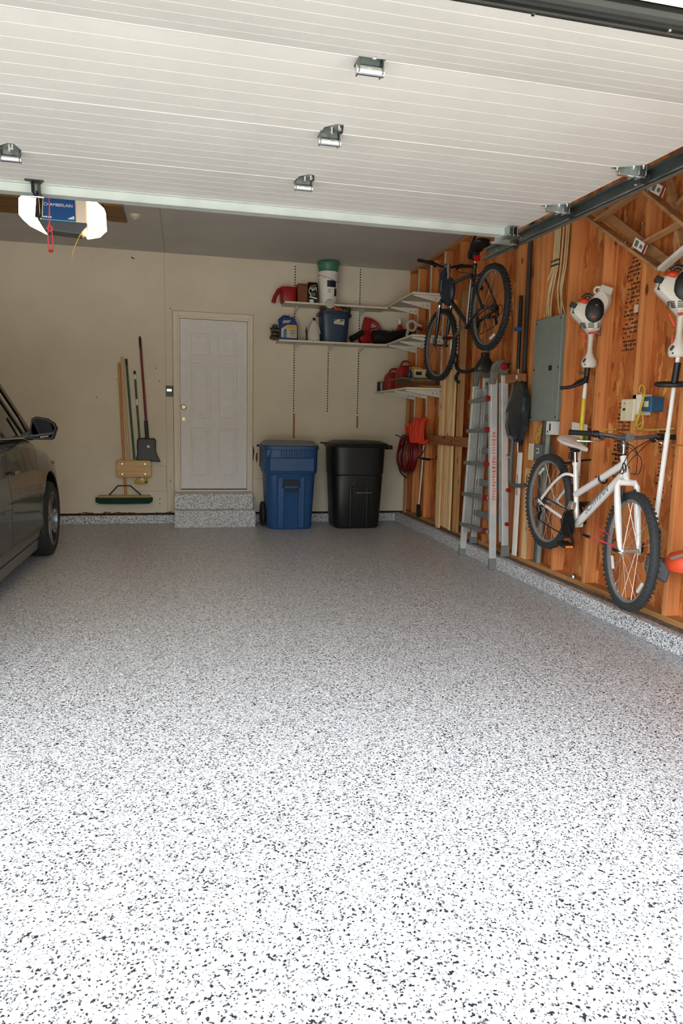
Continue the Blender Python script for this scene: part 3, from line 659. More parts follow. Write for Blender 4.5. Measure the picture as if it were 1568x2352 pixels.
# ============================================================ BACK WALL THINGS
# wheeled bins
def bin_(name, label, mat, lidmat, cx, cy, H, wt, wb_, dt, dbm, dark):
    t = thing(name, label, 'bin', (cx, cy, 0))
    g = G(); P = 5
    rows = [(wb_*.94, dbm*.94, 0), (wb_, dbm, .03), (wb_+(wt-wb_)*.55, dbm+(dt-dbm)*.55, H*.62)]
    rows += [(wt-.012, dt-.01, H*.64), (wt-.005, dt, H*.66), (wt, dt, H*.90), (wt+.012, dt+.01, H*.905), (wt+.014, dt+.012, H*.945), (wt-.01, dt-.01, H*.945)]
    if dark: rows = [(wb_*.94, dbm*.94, 0), (wb_, dbm, .03), (wb_+(wt-wb_)*.55, dbm+(dt-dbm)*.6, H*.60), (wt-.035, dt-.02, H*.605), (wt-.02, dt-.01, H*.62), (wt-.008, dt, H*.92), (wt, dt+.01, H*.925), (wt, dt+.01, H*.94)]
    g.lathe((cx, cy, 0), rows, 40, sq=P); b = out(g, 'body', mat, t, 30)
    # front panel relief
    f = cy-dbm
    def fy(z): return cy-(dbm+(dt-dbm)*.55*z/(H*.62))
    k = .30 if not dark else .0
    g = G(); w2 = wb_*.58
    for s_ in (-1, 1): g.loft([[(cx+s_*.085, fy(z)+.02, z), (cx+s_*.085, fy(z)-.012, z), (cx+s_*.115, fy(z)-.012, z), (cx+s_*.135, fy(z)+.02, z)] for z in (.02, H*.48)])
    g.loft([[(cx-.10, fy(z)+.03, z), (cx-.085, fy(z)-.010, z), (cx+.085, fy(z)-.010, z), (cx+.10, fy(z)+.03, z)] for z in (H*.47, H*.50)])
    if not dark:
        for s_ in (-1, 1): g.loft([[(cx+s_*(w2-.05), fy(z)+.02, z), (cx+s_*(w2-.05), fy(z)-.010, z), (cx+s_*w2, fy(z)-.010, z), (cx+s_*(w2+.02), fy(z)+.02, z)] for z in (.02, H*.60)])
        g.box(cx-wt*.80, cx+wt*.80, cy-dt-.014, cy-dt+.05, H*.665, H*.815)
    else:
        g.box(cx+.02, cx+wb_*.7, fy(.5)-.006, fy(.5)+.03, H*.56, H*.6)
    out(g, 'front_ribs', mat, t, 30, .008, 2)
    bx = cx if not dark else cx+.05
    g = G(); g.prism([(bx-.10, fy(.55)-.003, H*.44), (bx+.10, fy(.55)-.003, H*.44), (bx+.095, fy(.62)-.003, H*.55), (bx+.07, fy(.62)-.003, H*.575), (bx-.07, fy(.62)-.003, H*.575), (bx-.095, fy(.62)-.003, H*.55)], (0, .01, 0)); gp = out(g, 'grip_recess', pm(name+'_recess', '#0e1e32' if not dark else '#0a0a0a', .6), t, 0)
    out(G().cyl((bx-.095, fy(.5)-.016, H*.415), (bx+.095, fy(.5)-.016, H*.415), .009), 'grip_bar', CHROME if dark else mat, t)
    if not dark:
        g = G()
        for i in range(5): g.obox((cx-.115+.060*i, cy-dt-.020, H*.862), (.028, .030, H*.085))
        g.prism([(cx-.30, cy-dt-.013, H*.80), (cx-.235, cy-dt-.013, H*.9), (cx-.30, cy-dt-.013, H*.91)], (0, .01, 0)); out(g, 'rim_ribs', mat, t, 0, .004)
    # lid
    g = G()
    if not dark:
        g.lathe((cx, cy, 0), [(wt+.006, dt+.004, H*.95), (wt+.010, dt+.006, H*.955), (wt-.01, dt-.01, H*.972), (wt-.05, dt-.05, H*1.0), (wt-.08, dt-.08, H*1.002)], 40, sq=P)
        lid = out(g, 'lid', lidmat, t, 30)
        g = G(); g.cyl((cx-wt-.03, cy+dt-.04, H*.93), (cx+wt+.0, cy+dt-.04, H*.93), .014); out(g, 'hinge_bar', mat, t)
        out(G().box(cx-wt-.028, cx-wt-.014, cy-dt*.3, cy-dt*.1, H*.70, H*.93), 'side_handle', BLACK, t, 0, .003)
    else:
        g.lathe((cx+.02, cy, 0), [(wt+.03, dt+.02, H*.925), (wt+.045, dt+.03, H*.93), (wt+.02, dt+.01, H*.965), (wt*.8, dt*.8, H*.995), (wt*.5, dt*.5, H*1.0)], 40, sq=4)
        g.obox((cx+wt+.055, cy, H*.925), (.06, dt*1.3, .05)); g.obox((cx-.02, cy-.1, H*.985), (.25, .10, .012)); lid = out(g, 'lid', lidmat, t, 30, .004)
        out(G().box(cx+wt+.0, cx+wt+.015, cy-dt-.02, cy-dt-.008, H*.905, H*.915), 'rivet', CHROME, t, 0, .002)
        g = G(); g.cyl((cx-wt-.08, cy+dt*.2, H*.962), (cx-wt+.02, cy+dt*.2, H*.955), .010); out(g, 'lid_handle', mat, t)
    for s_ in ((-1,) if not dark else (-1, 1)):
        x = cx+s_*(wb_+.035) if not dark else cx+s_*(wb_*.6)
        yy = cy+.10 if not dark else cy+.2
        out(G().lathe((x-.03*s_*0-.025, yy, .15 if not dark else .11), [(.03, 0), (.13 if not dark else .1, .004), (.15 if not dark else .11, .015), (.15 if not dark else .11, .035), (.13 if not dark else .1, .046), (.03, .05)], 28, (1, 0, 0)), 'wheel', RUBBER, t)
    return t
bin_('recycling_bin', 'blue wheeled bin with grey lid right of the entry step', BLUE, pm('lid_grey', '#74777a', .5, var=.05), 1.215, 8.12, 1.04, .325, .265, .30, .25, False)
bin_('trash_bin', 'black wheeled bin with domed black lid between blue bin and corner', BLACK, BLACK, 2.035, 8.12, 1.06, .34, .285, .30, .25, True)

# brooms and tools
WOODH = wood('orange_handle', '#a8622c', '#c47c3a', 'Z', False, .45); TAN = wood('tan_handle', '#a48a62', '#cbb48a', 'Z', False)
GRN = pm('green_enamel', '#1f4a34', .4); BRIS = pm('green_bristle', '#0f3a28', .9, var=.3, vs=80, bs=150, bst=1)
tool_y = 8.44; tool_z = 8.42
t = thing('tool_rail', 'thin white wall rail holding broom handles left of the door', 'tool rail', (-.55, 8.49, 1.70))
out(G().box(-.79, -.34, 8.485, 8.495, 1.702, 1.712), 'rail', WHITEM, t, 0)
g = G()
for x in (-.745, -.675, -.635, -.545, -.475): g.torus((x, 8.455, 1.707), (0, 0, 1), .022, .0035, 16, 6); g.box(x-.003, x+.003, 8.472, 8.49, 1.703, 1.711)
out(g, 'clips', WHITEM, t)
t = thing('push_broom', 'wide push broom with green bristles and orange wooden handle', 'broom', (-.70, tool_y, .265))
out(G().cyl((-.735, tool_y, 1.895), (-.690, tool_y, .345), .014), 'handle', WOODH, t)
out(G().box(-1.00, -.405, tool_y-.035, tool_y+.035, .325, .355), 'broom_head', wood('broom_block', '#8a6a44', '#a98a60', 'X', False), t, 0, .005)
g = G(); g.loft([[(x, tool_y-.035-e, z), (x, tool_y+.035+e, z), (x, tool_y+.03, .327), (x, tool_y-.03, .327)] for x, e, z in [(-1.03, .0, .30), (-1.025, .01, .275), (-.98, .015, .258), (-.7, .015, .252), (-.42, .015, .258), (-.385, .01, .275), (-.38, 0, .30)]])
bb = out(g, 'bristles', BRIS, t); bb['kind'] = 'stuff'
g = G(); g.tube([(-.88, tool_y-.02, .355), (-.775, tool_y-.018, .47), (-.635, tool_y-.018, .47), (-.51, tool_y-.02, .355)], .008, 8); out(g, 'brace', DKSTEEL, t)
t = thing('wooden_pole', 'tallest pale tan wooden pole in the broom group', 'pole', (-.66, tool_y, .80))
out(G().cyl((-.702, tool_y+.005, 1.975), (-.648, tool_y+.005, .80), .013), 'handle', TAN, t)
t = thing('green_broom_handle', 'long dark green pole with black tip beside the tan pole', 'pole', (-.60, tool_y, .78))
out(G().cyl((-.652, tool_y+.002, 1.88), (-.585, tool_y+.002, .78), .012), 'handle', GRN, t); out(G().cyl((-.656, tool_y+.002, 1.95), (-.652, tool_y+.002, 1.88), .014), 'cap', BLACK, t)
t = thing('mop', 'short green and white pole with black tip between green and red poles', 'pole', (-.53, tool_y, 1.0))
out(G().cyl((-.562, tool_y, 1.79), (-.522, tool_y+.02, 1.02), .011), 'handle', GRN, t); out(G().cyl((-.564, tool_y, 1.815), (-.562, tool_y, 1.78), .013), 'cap', BLACK, t)
out(G().cyl((-.562, tool_y, 1.775), (-.560, tool_y, 1.72), .0125), 'white_sleeve', WHITEP, t); out(G().cyl((-.545, tool_y, 1.49), (-.541, tool_y, 1.42), .0125), 'white_sleeve', WHITEP, t)
t = thing('scoop_shovel', 'black scoop with long dark red handle left of the door', 'shovel', (-.42, tool_z, .75))
out(G().cyl((-.490, tool_z, 2.10), (-.440, tool_z, 1.20), .013), 'handle', REDM, t); out(G().tube([(-.497, tool_z, 2.215), (-.496, tool_z, 2.19), (-.490, tool_z, 2.08)], [.006, .014, .014], 12), 'handle_grip', pm('grip_maroon', '#2a0c12', .6), t)
out(G().cyl((-.444, tool_z, 1.24), (-.434, tool_z, 1.03), .021), 'socket', BLACK, t)
g = G(); sh = [(-.545, 1.015), (-.53, 1.035), (-.35, 1.035), (-.330, 1.015), (-.335, .90), (-.325, .85), (-.285, .765), (-.28, .755), (-.565, .775), (-.545, .85), (-.55, .93)]
g.loft([[(x, tool_z+.01, z) for x, z in sh], [(x*1.0, tool_z-.012, z) for x, z in sh], [(-.425+(x+.425)*.93, tool_z-.028, .90+(z-.90)*.94) for x, z in sh]]); bl = out(g, 'scoop', BLACK, t, 30, .004)
out(G().box(-.435, -.405, tool_z-.031, tool_z-.027, .925, .95), 'sticker', WHITEM, bl, 0)
t = thing('swing_seat', 'rounded yellow-brown wooden board hanging over the broom handles', 'board', (-.59, 8.40, .565))
g = G(); pts = []
for cx_, cz, a0 in ((-.42, .745, 0), (-.755, .745, 90), (-.755, .600, 180), (-.42, .600, 270)):
    for k in range(5): a = math.radians(a0+k*22.5); pts.append((cx_+.03*math.cos(a), 8.395, cz+.03*math.sin(a)))
g.prism(pts, (0, .022, 0)); out(g, 'board', wood('varnished_board', '#a87c38', '#be9450', 'X', False, .35), t, 35, .004, 2)
for x in (-.72, -.46):
    for z in (.73, .61): out(G().cyl((x, 8.392, z), (x, 8.396, z), .006), 'screw', CHROME, t)
t = thing('work_glove', 'yellow and white cloth glove hanging below the wooden board', 'glove', (-.52, 8.42, .47))
random.seed(8); g = G()
for i in range(7): g.ell((-.57+.018*i, 8.43, .525+random.uniform(-.02, .015)), (.022, .015, .022), 10, 7)
out(g, 'palm', YEL, t); out(G().ell((-.50, 8.422, .545), (.03, .014, .022), 12, 8), 'cuff', WHITEM, t); out(G().ell((-.455, 8.425, .51), (.022, .012, .010)), 'fingertip', GRN, t)
# keypad and outlet
t = thing('keypad', 'black wall keypad with lit display left of the door frame', 'keypad', (-.172, 8.49, 1.53))
kb = out(G().box(-.212, -.132, 8.478, 8.4995, 1.533, 1.66), 'housing', pm('keypad_black', '#1c1418', .3, var=0), t, 0, .004, 2)
out(G().box(-.200, -.146, 8.4765, 8.479, 1.595, 1.620), 'display', pm('display_lit', '#e8e4ff', .4, var=0, emit='#e6e0ff', es=1.1), t, 0)
g = G()
for i in range(4): g.box(-.196+.013*i, -.188+.013*i, 8.4765, 8.479, 1.563, 1.568); g.box(-.196+.013*i, -.188+.013*i, 8.4765, 8.479, 1.640, 1.644)
out(g, 'buttons', pm('key_grey', '#5a5058', .5), t, 0)
t = thing('wall_outlet', 'small cream outlet plate on the back wall beside red handle', 'outlet', (-.40, 8.49, 1.42))
pl = out(G().box(-.435, -.375, 8.493, 8.4995, 1.43, 1.545), 'plate', CREAM, t, 0, .002)
g = G(); g.box(-.412, -.409, 8.492, 8.4945, 1.505, 1.52); g.box(-.400, -.397, 8.492, 8.4945, 1.505, 1.52); g.box(-.412, -.409, 8.492, 8.4945, 1.455, 1.47); g.box(-.400, -.397, 8.492, 8.4945, 1.455, 1.47); out(g, 'slots', DKSTEEL, pl, 0)

# ---------------- shelving
def standard(nm, x, y, z0, z1, axis, lab):
    g = G(); t = thing('shelf_standard', lab, 'standard', (x, y, z0), 'white slotted shelf standards')
    if axis == 'y': g.box(x-.016, x+.016, y-.010, y, z0, z1)
    else: g.box(x-.010, x, y-.0125, y+.0125, z0, z1)
    out(g, 'channel', WHITEM, t, 0)
    g = G(); z = z0+.02
    while z < z1-.02:
        if axis == 'y': g.box(x-.009, x+.006, y-.0108, y-.009, z, z+.018)
        else: g.box(x-.0108, x-.009, y-.004, y+.004, z, z+.016)
        z += .031
    o = out(g, 'slots', pm('slot_dark', '#40382c', .9), t, 0); o['kind'] = 'stuff'
standard('a', 1.330, YB, 1.37, 3.17, 'y', 'white slotted standard under the left end of the back shelves')
standard('b', 1.760, YB, 1.38, 2.20, 'y', 'short white slotted standard, middle of the three on the back wall')
standard('c', 2.150, YB, 1.36, 3.17, 'y', 'white slotted standard on back wall nearest the corner')
standard('d', XR, 8.150, 1.36, 3.14, 'x', 'white standard on the stud wall nearest the corner')
standard('e', XR, 7.720, 1.36, 3.14, 'x', 'white standard on the stud wall, middle of three')
standard('f', XR, 7.290, 1.36, 3.14, 'x', 'white standard on the stud wall, nearest the hung bicycle')
for x, z0, z1, l in ((1.335, 1.06, 1.37, 'unpainted brown strip on the wall behind the blue bin'), (2.153, 1.20, 1.355, 'short unpainted brown strip on the wall above the black bin')):
    tag(out(G().box(x-.011, x+.011, YB-.008, YB-.0003, z0, z1), 'wood_strip', wood('cedar_strip', '#8a5a28', '#a8743a', 'Z', False), smooth=0), l, 'strip')
SHELF = pm('shelf_white', '#cbc3b0', .5, var=.04); SEDGE = pm('shelf_edge', '#ded6bf', .5, var=.03)
def shelf(lab, x0, x1, y0, y1, z, brs, ax):
    t = thing('wall_shelf', lab, 'shelf', ((x0+x1)/2, (y0+y1)/2, z-.018))
    out(G().box(x0, x1, y0, y1, z-.018, z), 'shelf_board', SHELF, t, 0, .001)
    if ax == 'y': out(G().box(x0, x1, y0-.002, y0, z-.0195, z+.001), 'edge_band', SEDGE, t, 0)
    else: out(G().box(x0-.002, x0, y0, y1, z-.0195, z+.001), 'edge_band', SEDGE, t, 0); out(G().box(x0, x1, y0-.002, y0, z-.0195, z+.001), 'edge_band', SEDGE, t, 0)
    for b in brs:
        if ax == 'y': g = G().prism([(b-.003, y1, z-.018), (b-.003, y1, z-.085), (b-.003, y1-.03, z-.085), (b-.003, y0+.03, z-.030), (b-.003, y0+.03, z-.018)], (.006, 0, 0))
        else: g = G().prism([(x1, b-.003, z-.018), (x1, b-.003, z-.095), (x1-.03, b-.003, z-.095), (x0+.02, b-.003, z-.030), (x0+.02, b-.003, z-.018)], (0, .006, 0))
        out(g, 'bracket', WHITEM, t, 0, .001)
        if ax == 'y': out(G().cyl((b, y0+.05, z-.034), (b, y0+.05, z-.018), .006), 'screw', CHROME, t)
        else:
            g = G()
            for q in (.04, .09): g.cyl((x1-q, b-.0045, z-.055), (x1-q, b-.003, z-.055), .006, n=8)
            out(g, 'bracket_holes', DKSTEEL, t)
shelf('upper white shelf on the back wall holding bucket and box', 1.165, 2.425, 8.20, YB, 2.672, (1.33, 2.15), 'y')
shelf('lower white shelf on the back wall holding jugs and blower', 1.10, 2.425, 8.20, YB, 2.230, (1.33, 1.76, 2.15), 'y')
shelf('upper white shelf on the stud wall in the corner', 2.43, XR, 7.26, YB, 2.690, (8.15, 7.72, 7.30), 'x')
shelf('middle white shelf on the stud wall in the corner', 2.42, XR, 7.22, YB, 2.235, (8.15, 7.72, 7.29), 'x')
shelf('lowest white shelf on the stud wall holding red cans and boards', 2.37, XR, 7.18, YB, 1.665, (8.15, 7.72, 7.29), 'x')

# ---------------- items: upper back shelf
Z1 = 2.673
t = thing('watering_can', 'red plastic watering can with long spout at left end of upper shelf', 'watering can', (1.2, 8.35, Z1))
g = G(); g.lathe((1.225, 8.36, Z1), [(.085, .095, 0), (.095, .10, .03), (.10, .105, .17), (.09, .10, .18)], 24, sq=4); out(g, 'body', RED, t)
g = G(); g.tube([(1.16, 8.33, Z1+.165), (1.10, 8.31, Z1+.13), (1.06, 8.30, Z1+.06), (1.04, 8.29, Z1-.01)], [.030, .026, .024, .028], 12); out(g, 'spout', RED, t)
g = G(); g.tube(wav([(1.13, 8.31, Z1+.11), (1.15, 8.31, Z1+.03), (1.20, 8.31, Z1+.01)]), .012, 8); out(g, 'handle', RED, t)
t = thing('cardboard_box', 'brown cardboard box beside the red watering can', 'box', (1.385, 8.35, Z1)); CARD = pm('cardboard', '#7a4a2c', .85)
out(G().box(1.33, 1.45, 8.27, 8.46, Z1, Z1+.225), 'box', CARD, t, 0, .002); out(G().box(1.33, 1.45, 8.2685, 8.27, Z1+.205, Z1+.212), 'flap_seam', pm('card_dark', '#4a2a18', .9), t, 0)
t = thing('product_bag', 'black printed bag standing left of the white bucket', 'bag', (1.507, 8.3, Z1))
g = G(); g.loft([[(1.447, 8.25, Z1), (1.567, 8.25, Z1), (1.567, 8.33, Z1), (1.447, 8.33, Z1)], [(1.442, 8.24, Z1+.08), (1.572, 8.24, Z1+.08), (1.572, 8.34, Z1+.08), (1.442, 8.34, Z1+.08)], [(1.447, 8.26, Z1+.22), (1.567, 8.26, Z1+.22), (1.567, 8.32, Z1+.22), (1.447, 8.32, Z1+.22)], [(1.457, 8.285, Z1+.25), (1.562, 8.285, Z1+.25), (1.562, 8.295, Z1+.25), (1.457, 8.295, Z1+.25)]]); bg_ = out(g, 'bag', pm('bag_black', '#0e0f12', .35), t)
g = G()
for x, z, a in ((1.469, .168, .5), (1.487, .168, -.5), (1.507, .165, .1), (1.527, .168, .4), (1.545, .168, -.2)): g.obox((x, 8.2445, Z1+z), (.008, .004, .045), Matrix.Rotation(a, 3, 'Y'))
g.obox((1.472, 8.240, Z1+.11), (.008, .004, .06), Matrix.Rotation(-.5, 3, 'Y')); g.obox((1.512, 8.2395, Z1+.065), (.09, .003, .014), Matrix.Rotation(.2, 3, 'Y')); out(g, 'print', WT, bg_, 0)
g = G(); g.obox((1.507, 8.242, Z1+.10), (.06, .003, .05)); out(g, 'print_panel', pm('print_grey', '#5a6468', .5), bg_, 0)
g = G(); g.obox((1.512, 8.252, Z1+.205), (.07, .004, .014), Matrix.Rotation(-.3, 3, 'Y')); out(g, 'print_stripe', pm('print_orange', '#b0602c', .5), bg_, 0)
t = thing('small_jar', 'tiny white-capped jar in front of the black bag', 'jar', (1.49, 8.22, Z1))
out(G().lathe((1.49, 8.228, Z1), [(.020, 0), (.022, .004), (.022, .014), (.026, .015), (.026, .036), (.024, .038)], 18), 'jar', WHITEP, t)
t = thing('storage_tub', 'translucent teal tub stacked on the white bucket under the ceiling', 'tub', (1.708, 8.335, Z1+.386))
g = G(); g.lathe((1.708, 8.335, Z1+.3865), [(.105, 0), (.118, .012), (.130, .085), (.138, .088), (.138, .108), (.130, .112)], 28); out(g, 'tub', pm('teal_plastic', '#3f7c66', .4, var=.1), t)
t = thing('white_bucket', 'white five-gallon bucket with wire handle and dark label', 'bucket', (1.70, 8.32, Z1))
g = G(); g.lathe((1.708, 8.335, Z1), [(.098, 0), (.104, .006), (.116, .30), (.124, .305), (.124, .315), (.117, .317), (.117, .335), (.125, .337), (.125, .347), (.118, .349), (.118, .372), (.126, .374), (.126, .384), (.116, .385)], 36); out(g, 'bucket', WHITEP, t)
def cyl_patch(c, r, a0, a1, z0, z1, dr=.001):
    g = G(); n = 8
    A = [(c[0]+(r(z)+dr)*math.sin(a0+(a1-a0)*i/n), c[1]-(r(z)+dr)*math.cos(a0+(a1-a0)*i/n), z) for z in (z0,) for i in range(n+1)]
    B = [(c[0]+(r(z)+dr)*math.sin(a0+(a1-a0)*i/n), c[1]-(r(z)+dr)*math.cos(a0+(a1-a0)*i/n), z) for z in (z1,) for i in range(n+1)]
    g.loft([A, B], closed=False, cap=False); return g
rb = lambda z: .104+.012*(z-Z1)/.30
out(cyl_patch((1.708, 8.335), rb, -.30, .75, Z1+.20, Z1+.275), 'label', pm('label_navy', '#171a34', .5), t, 0)
out(cyl_patch((1.708, 8.335), rb, .55, .95, Z1+.10, Z1+.19), 'label', pm('label_dark', '#14201c', .5), t, 0)
g = G()
for i in range(3): g.bm.faces.ensure_lookup_table(); gg = cyl_patch((1.708, 8.335), rb, -.25, .12, Z1+.135+.016*i, Z1+.140+.016*i); out(gg, 'print', pm('print_dark', '#4a4a44', .6), t, 0)
g.bm.free()
out(G().tube(wav([(1.580, 8.33, Z1+.34), (1.595, 8.25, Z1+.33), (1.71, 8.205, Z1+.29), (1.82, 8.25, Z1+.26), (1.838, 8.335, Z1+.34)], 5), .003, 6), 'wire_handle', STEEL, t)
# ---------------- items: mid back shelf
Z2 = 2.2315
t = thing('folded_cloth', 'dark grey striped shop towels at the left end of lower shelf', 'cloth', (1.06, 8.3, Z2-.05))
g = G(); random.seed(6)
for i in range(4): g.ell((1.050+.012*(i % 2), 8.29, Z2+.02+.045*i), (.055-.006*i, .06, .026), 14, 8)
out(g, 'fold', pm('towel_grey', '#5a544a', .95, var=.4, vs=40), t)
g = G()
for i in range(3): g.torus((1.055+.01*(i % 2), 8.29, Z2+.042+.045*i), (0, 0, 1), .048, .006, 20, 6)
out(g, 'stripe', pm('towel_dark', '#1c1a16', .95), t)
t = thing('blue_jug', 'blue chemical jug with yellow and white label', 'jug', (1.23, 8.33, Z2))
JB = pm('jug_blue', '#163a78', .35)
g = G(); g.loft([[(x, y, z) for x, y in ((a, 8.27), (b, 8.27), (b, 8.40), (a, 8.40))] for a, b, z in ((1.12, 1.335, Z2), (1.115, 1.34, Z2+.02), (1.12, 1.335, Z2+.18), (1.14, 1.30, Z2+.245), (1.20, 1.285, Z2+.272))]); jb = out(g, 'jug', JB, t, 30, .012, 2)
out(G().tube([(1.13, 8.335, Z2+.16), (1.115, 8.335, Z2+.24), (1.17, 8.335, Z2+.285), (1.24, 8.335, Z2+.28)], .014, 8), 'handle', JB, t)
out(G().cyl((1.262, 8.335, Z2+.26), (1.268, 8.335, Z2+.305), .024), 'cap', pm('cap_pink', '#c8a8a0', .5), t)
out(G().prism([(1.135, 8.2655, Z2+.03), (1.322, 8.2655, Z2+.03), (1.322, 8.2655, Z2+.18), (1.21, 8.2655, Z2+.18), (1.135, 8.2655, Z2+.13)], (0, .004, 0)), 'label', pm('label_white', '#c8c2b0', .6, var=.1), t, 0)
out(G().prism([(1.18, 8.264, Z2+.135), (1.318, 8.264, Z2+.135), (1.318, 8.264, Z2+.178), (1.22, 8.264, Z2+.178)], (0, .003, 0)), 'label_band', pm('label_yellow', '#d0a428', .5), t, 0)
g = G()
for k, (x, z, w_) in enumerate(((1.275, .115, .07), (1.28, .095, .07), (1.275, .075, .08), (1.28, .05, .06))): g.box(x-w_/2, x+w_/2, 8.2635, 8.265, Z2+z, Z2+z+.007)
g.box(1.17, 1.195, 8.2635, 8.265, Z2+.06, Z2+.13); out(g, 'print', pm('print_dark', '#4a4a44', .6), t, 0)
out(G().box(1.16, 1.20, 8.263, 8.2655, Z2+.03, Z2+.10), 'print_figure', pm('print_blue', '#5a7ca8', .6), t, 0)
out(G().prism([(1.145, 8.266, Z2+.195), (1.23, 8.266, Z2+.205), (1.25, 8.268, Z2+.235), (1.16, 8.268, Z2+.228)], (0, .003, 0)), 'top_label', pm('label_pink', '#b8a8b8', .6), t, 0)
t = thing('white_jug', 'white plastic jug with tall neck left of the blue tub', 'jug', (1.535, 8.32, Z2))
g = G(); g.lathe((1.535, 8.32, Z2), [(.068, .05, 0), (.075, .055, .01), (.073, .052, .12), (.05, .04, .19), (.028, .028, .235), (.024, .024, .25)], 24, sq=3.4); out(g, 'jug', pm('jug_white', '#ccc8ba', .5), t)
out(G().cyl((1.54, 8.32, Z2+.25), (1.54, 8.32, Z2+.285), .016), 'cap', pm('cap_navy', '#1a1626', .5), t)
out(G().tube(wav([(1.557, 8.32, Z2+.245), (1.59, 8.30, Z2+.18), (1.612, 8.29, Z2+.10)]), .006, 8), 'hose', WHITEM, t)
tag(out(G().prism([(1.447, 8.35, Z2), (1.458, 8.35, Z2), (1.475, 8.36, Z2+.06), (1.468, 8.36, Z2+.12), (1.452, 8.36, Z2+.19), (1.445, 8.36, Z2+.13), (1.455, 8.36, Z2+.06)], (0, .02, 0)), 'garden_trowel', pm('trowel_dark', '#1e2620', .5), smooth=0), 'thin dark hand tool leaning beside the white jug', 'tool')
t = thing('blue_tub', 'dark blue plastic tub with green and white label on lower shelf', 'tub', (1.79, 8.33, Z2))
g = G(); g.lathe((1.79, 8.345, Z2), [(.150, .105, 0), (.155, .11, .01), (.178, .13, .33), (.190, .14, .333), (.190, .14, .365), (.178, .13, .367), (.17, .125, .36)], 36, sq=5); out(g, 'tub', NAVY, t)
out(G().prism([(1.765, 8.2215, Z2+.215), (1.893, 8.2215, Z2+.205), (1.893, 8.2165, Z2+.27), (1.765, 8.2165, Z2+.27)], (0, .004, 0)), 'label', pm('label_white', '#c8c2b0', .6), t, 0)
out(G().prism([(1.765, 8.220, Z2+.235), (1.81, 8.2155, Z2+.27), (1.765, 8.2155, Z2+.27)], (0, .003, 0)), 'label_green', pm('label_green', '#2e8a62', .6), t, 0)
g = G(); g.box(1.845, 1.88, 8.2145, 8.217, Z2+.25, Z2+.265); g.box(1.83, 1.85, 8.2145, 8.218, Z2+.235, Z2+.245); out(g, 'print', pm('print_dark', '#4a4a44', .6), t, 0)
for s_ in (-1, 1): out(G().box(1.79+s_*.195-.012, 1.79+s_*.195+.012, 8.28, 8.41, Z2+.31, Z2+.345), 'grip', NAVY, t, 0, .004)
tag(out(G().lathe((1.705, 8.205, Z2+.44), [(.052, 0), (.056, .004), (.056, .016), (.050, .020)], 28, (0, -1, 0)), 'round_lid', pm('lid_white', '#b9b4a4', .5), origin=(1.705, 8.2, Z2+.38)), 'round white plastic lid leaning out of the blue tub', 'lid')
tag(out(G().tube(wav([(1.74, 8.27, Z2+.455), (1.79, 8.26, Z2+.40), (1.84, 8.27, Z2+.39), (1.87, 8.27, Z2+.395)]), [.016, .014, .014, .014, .016, .014, .013, .012, .012, .01], 10), 'orange_hose', ORANGE), 'short orange tool handle poking from the blue tub', 'tool handle')
tag(out(G().tube([(1.86, 8.30, Z2+.43), (1.92, 8.29, Z2+.44), (1.965, 8.28, Z2+.395), (1.97, 8.28, Z2+.365)], [.018, .024, .022, .014], 10), 'black_nozzle', BLACK), 'black curved nozzle at the right rim of the blue tub', 'nozzle')
tag(out(G().ell((1.63, 8.27, Z2+.385), (.04, .035, .02)), 'brown_sponge', pm('sponge_brown', '#5a3420', .95)), 'brown sponge at the left rim of the blue tub', 'sponge')
# leaf blower
t = thing('leaf_blower', 'red leaf blower with black tube on the lower back shelf', 'leaf blower', (2.2, 8.375, Z2))
g = G(); g.tube([(2.005, 8.335, Z2+.055), (2.17, 8.365, Z2+.145)], [.036, .042], 18); out(g, 'blower_tube', BLACK, t)
g = G(); g.lathe((2.205, 8.355, Z2+.095), [(.03, -.02), (.085, -.01), (.092, .03), (.08, .09), (.04, .10)], 24, (-.2, 1, 0)); g.bar((2.19, 8.390, Z2+.12), (2.235, 8.390, Z2+.33), .10, .07, (1, 0, 0)); out(g, 'motor_housing', RED, t, 35, .012, 2)
g = G(); g.tube(wav([(2.225, 8.385, Z2+.31), (2.30, 8.385, Z2+.29), (2.365, 8.385, Z2+.235), (2.37, 8.385, Z2+.16), (2.31, 8.385, Z2+.12)], 4), .021, 10); g.bar((2.25, 8.385, Z2+.19), (2.34, 8.385, Z2+.215), .02, .025); out(g, 'handle', RED, t)
g = G(); g.box(2.235, 2.265, 8.29, 8.295, Z2+.02, Z2+.04); out(g, 'vent', BLACK, t, 0)
t = thing('vacuum_tube', 'wide black flared plastic tube lying in front of blower', 'tube', (2.5, 8.3, Z2))
g = G(); g.tube([(2.27, 8.265, Z2+.088), (2.42, 8.27, Z2+.095), (2.50, 8.28, Z2+.105), (2.76, 8.30, Z2+.165)], [.082, .082, .065, .055], 24); vt = out(g, 'tube', pm('tube_black', '#1a1e22', .4), t)
g = G(); 
for x, z in ((2.42, .13), (2.44, .10), (2.435, .12)): g.obox((x, 8.199+.004, Z2+z), (.018, .006, .014))
out(g, 'print', pm('print_pale', '#7a8084', .6), vt, 0)
def bottle(nm, lab, x, y, z, r, h, mat, capm, cat='bottle'):
    t = thing(nm, lab, cat, (x, y, z))
    out(G().lathe((x, y, z), [(r*.9, 0), (r, .006), (r, h*.62), (r*.55, h*.78), (r*.35, h*.82)], 20), 'bottle', mat, t)
    out(G().cyl((x, y, z+h*.80), (x, y, z+h), r*.42), 'cap', capm, t); return t
bottle('green_bottle', 'small green bottle behind the black tube', 2.56, 8.40, Z2+.0045, .032, .20, pm('bottle_green', '#1a6a34', .4), pm('bottle_green', '#1a6a34'))
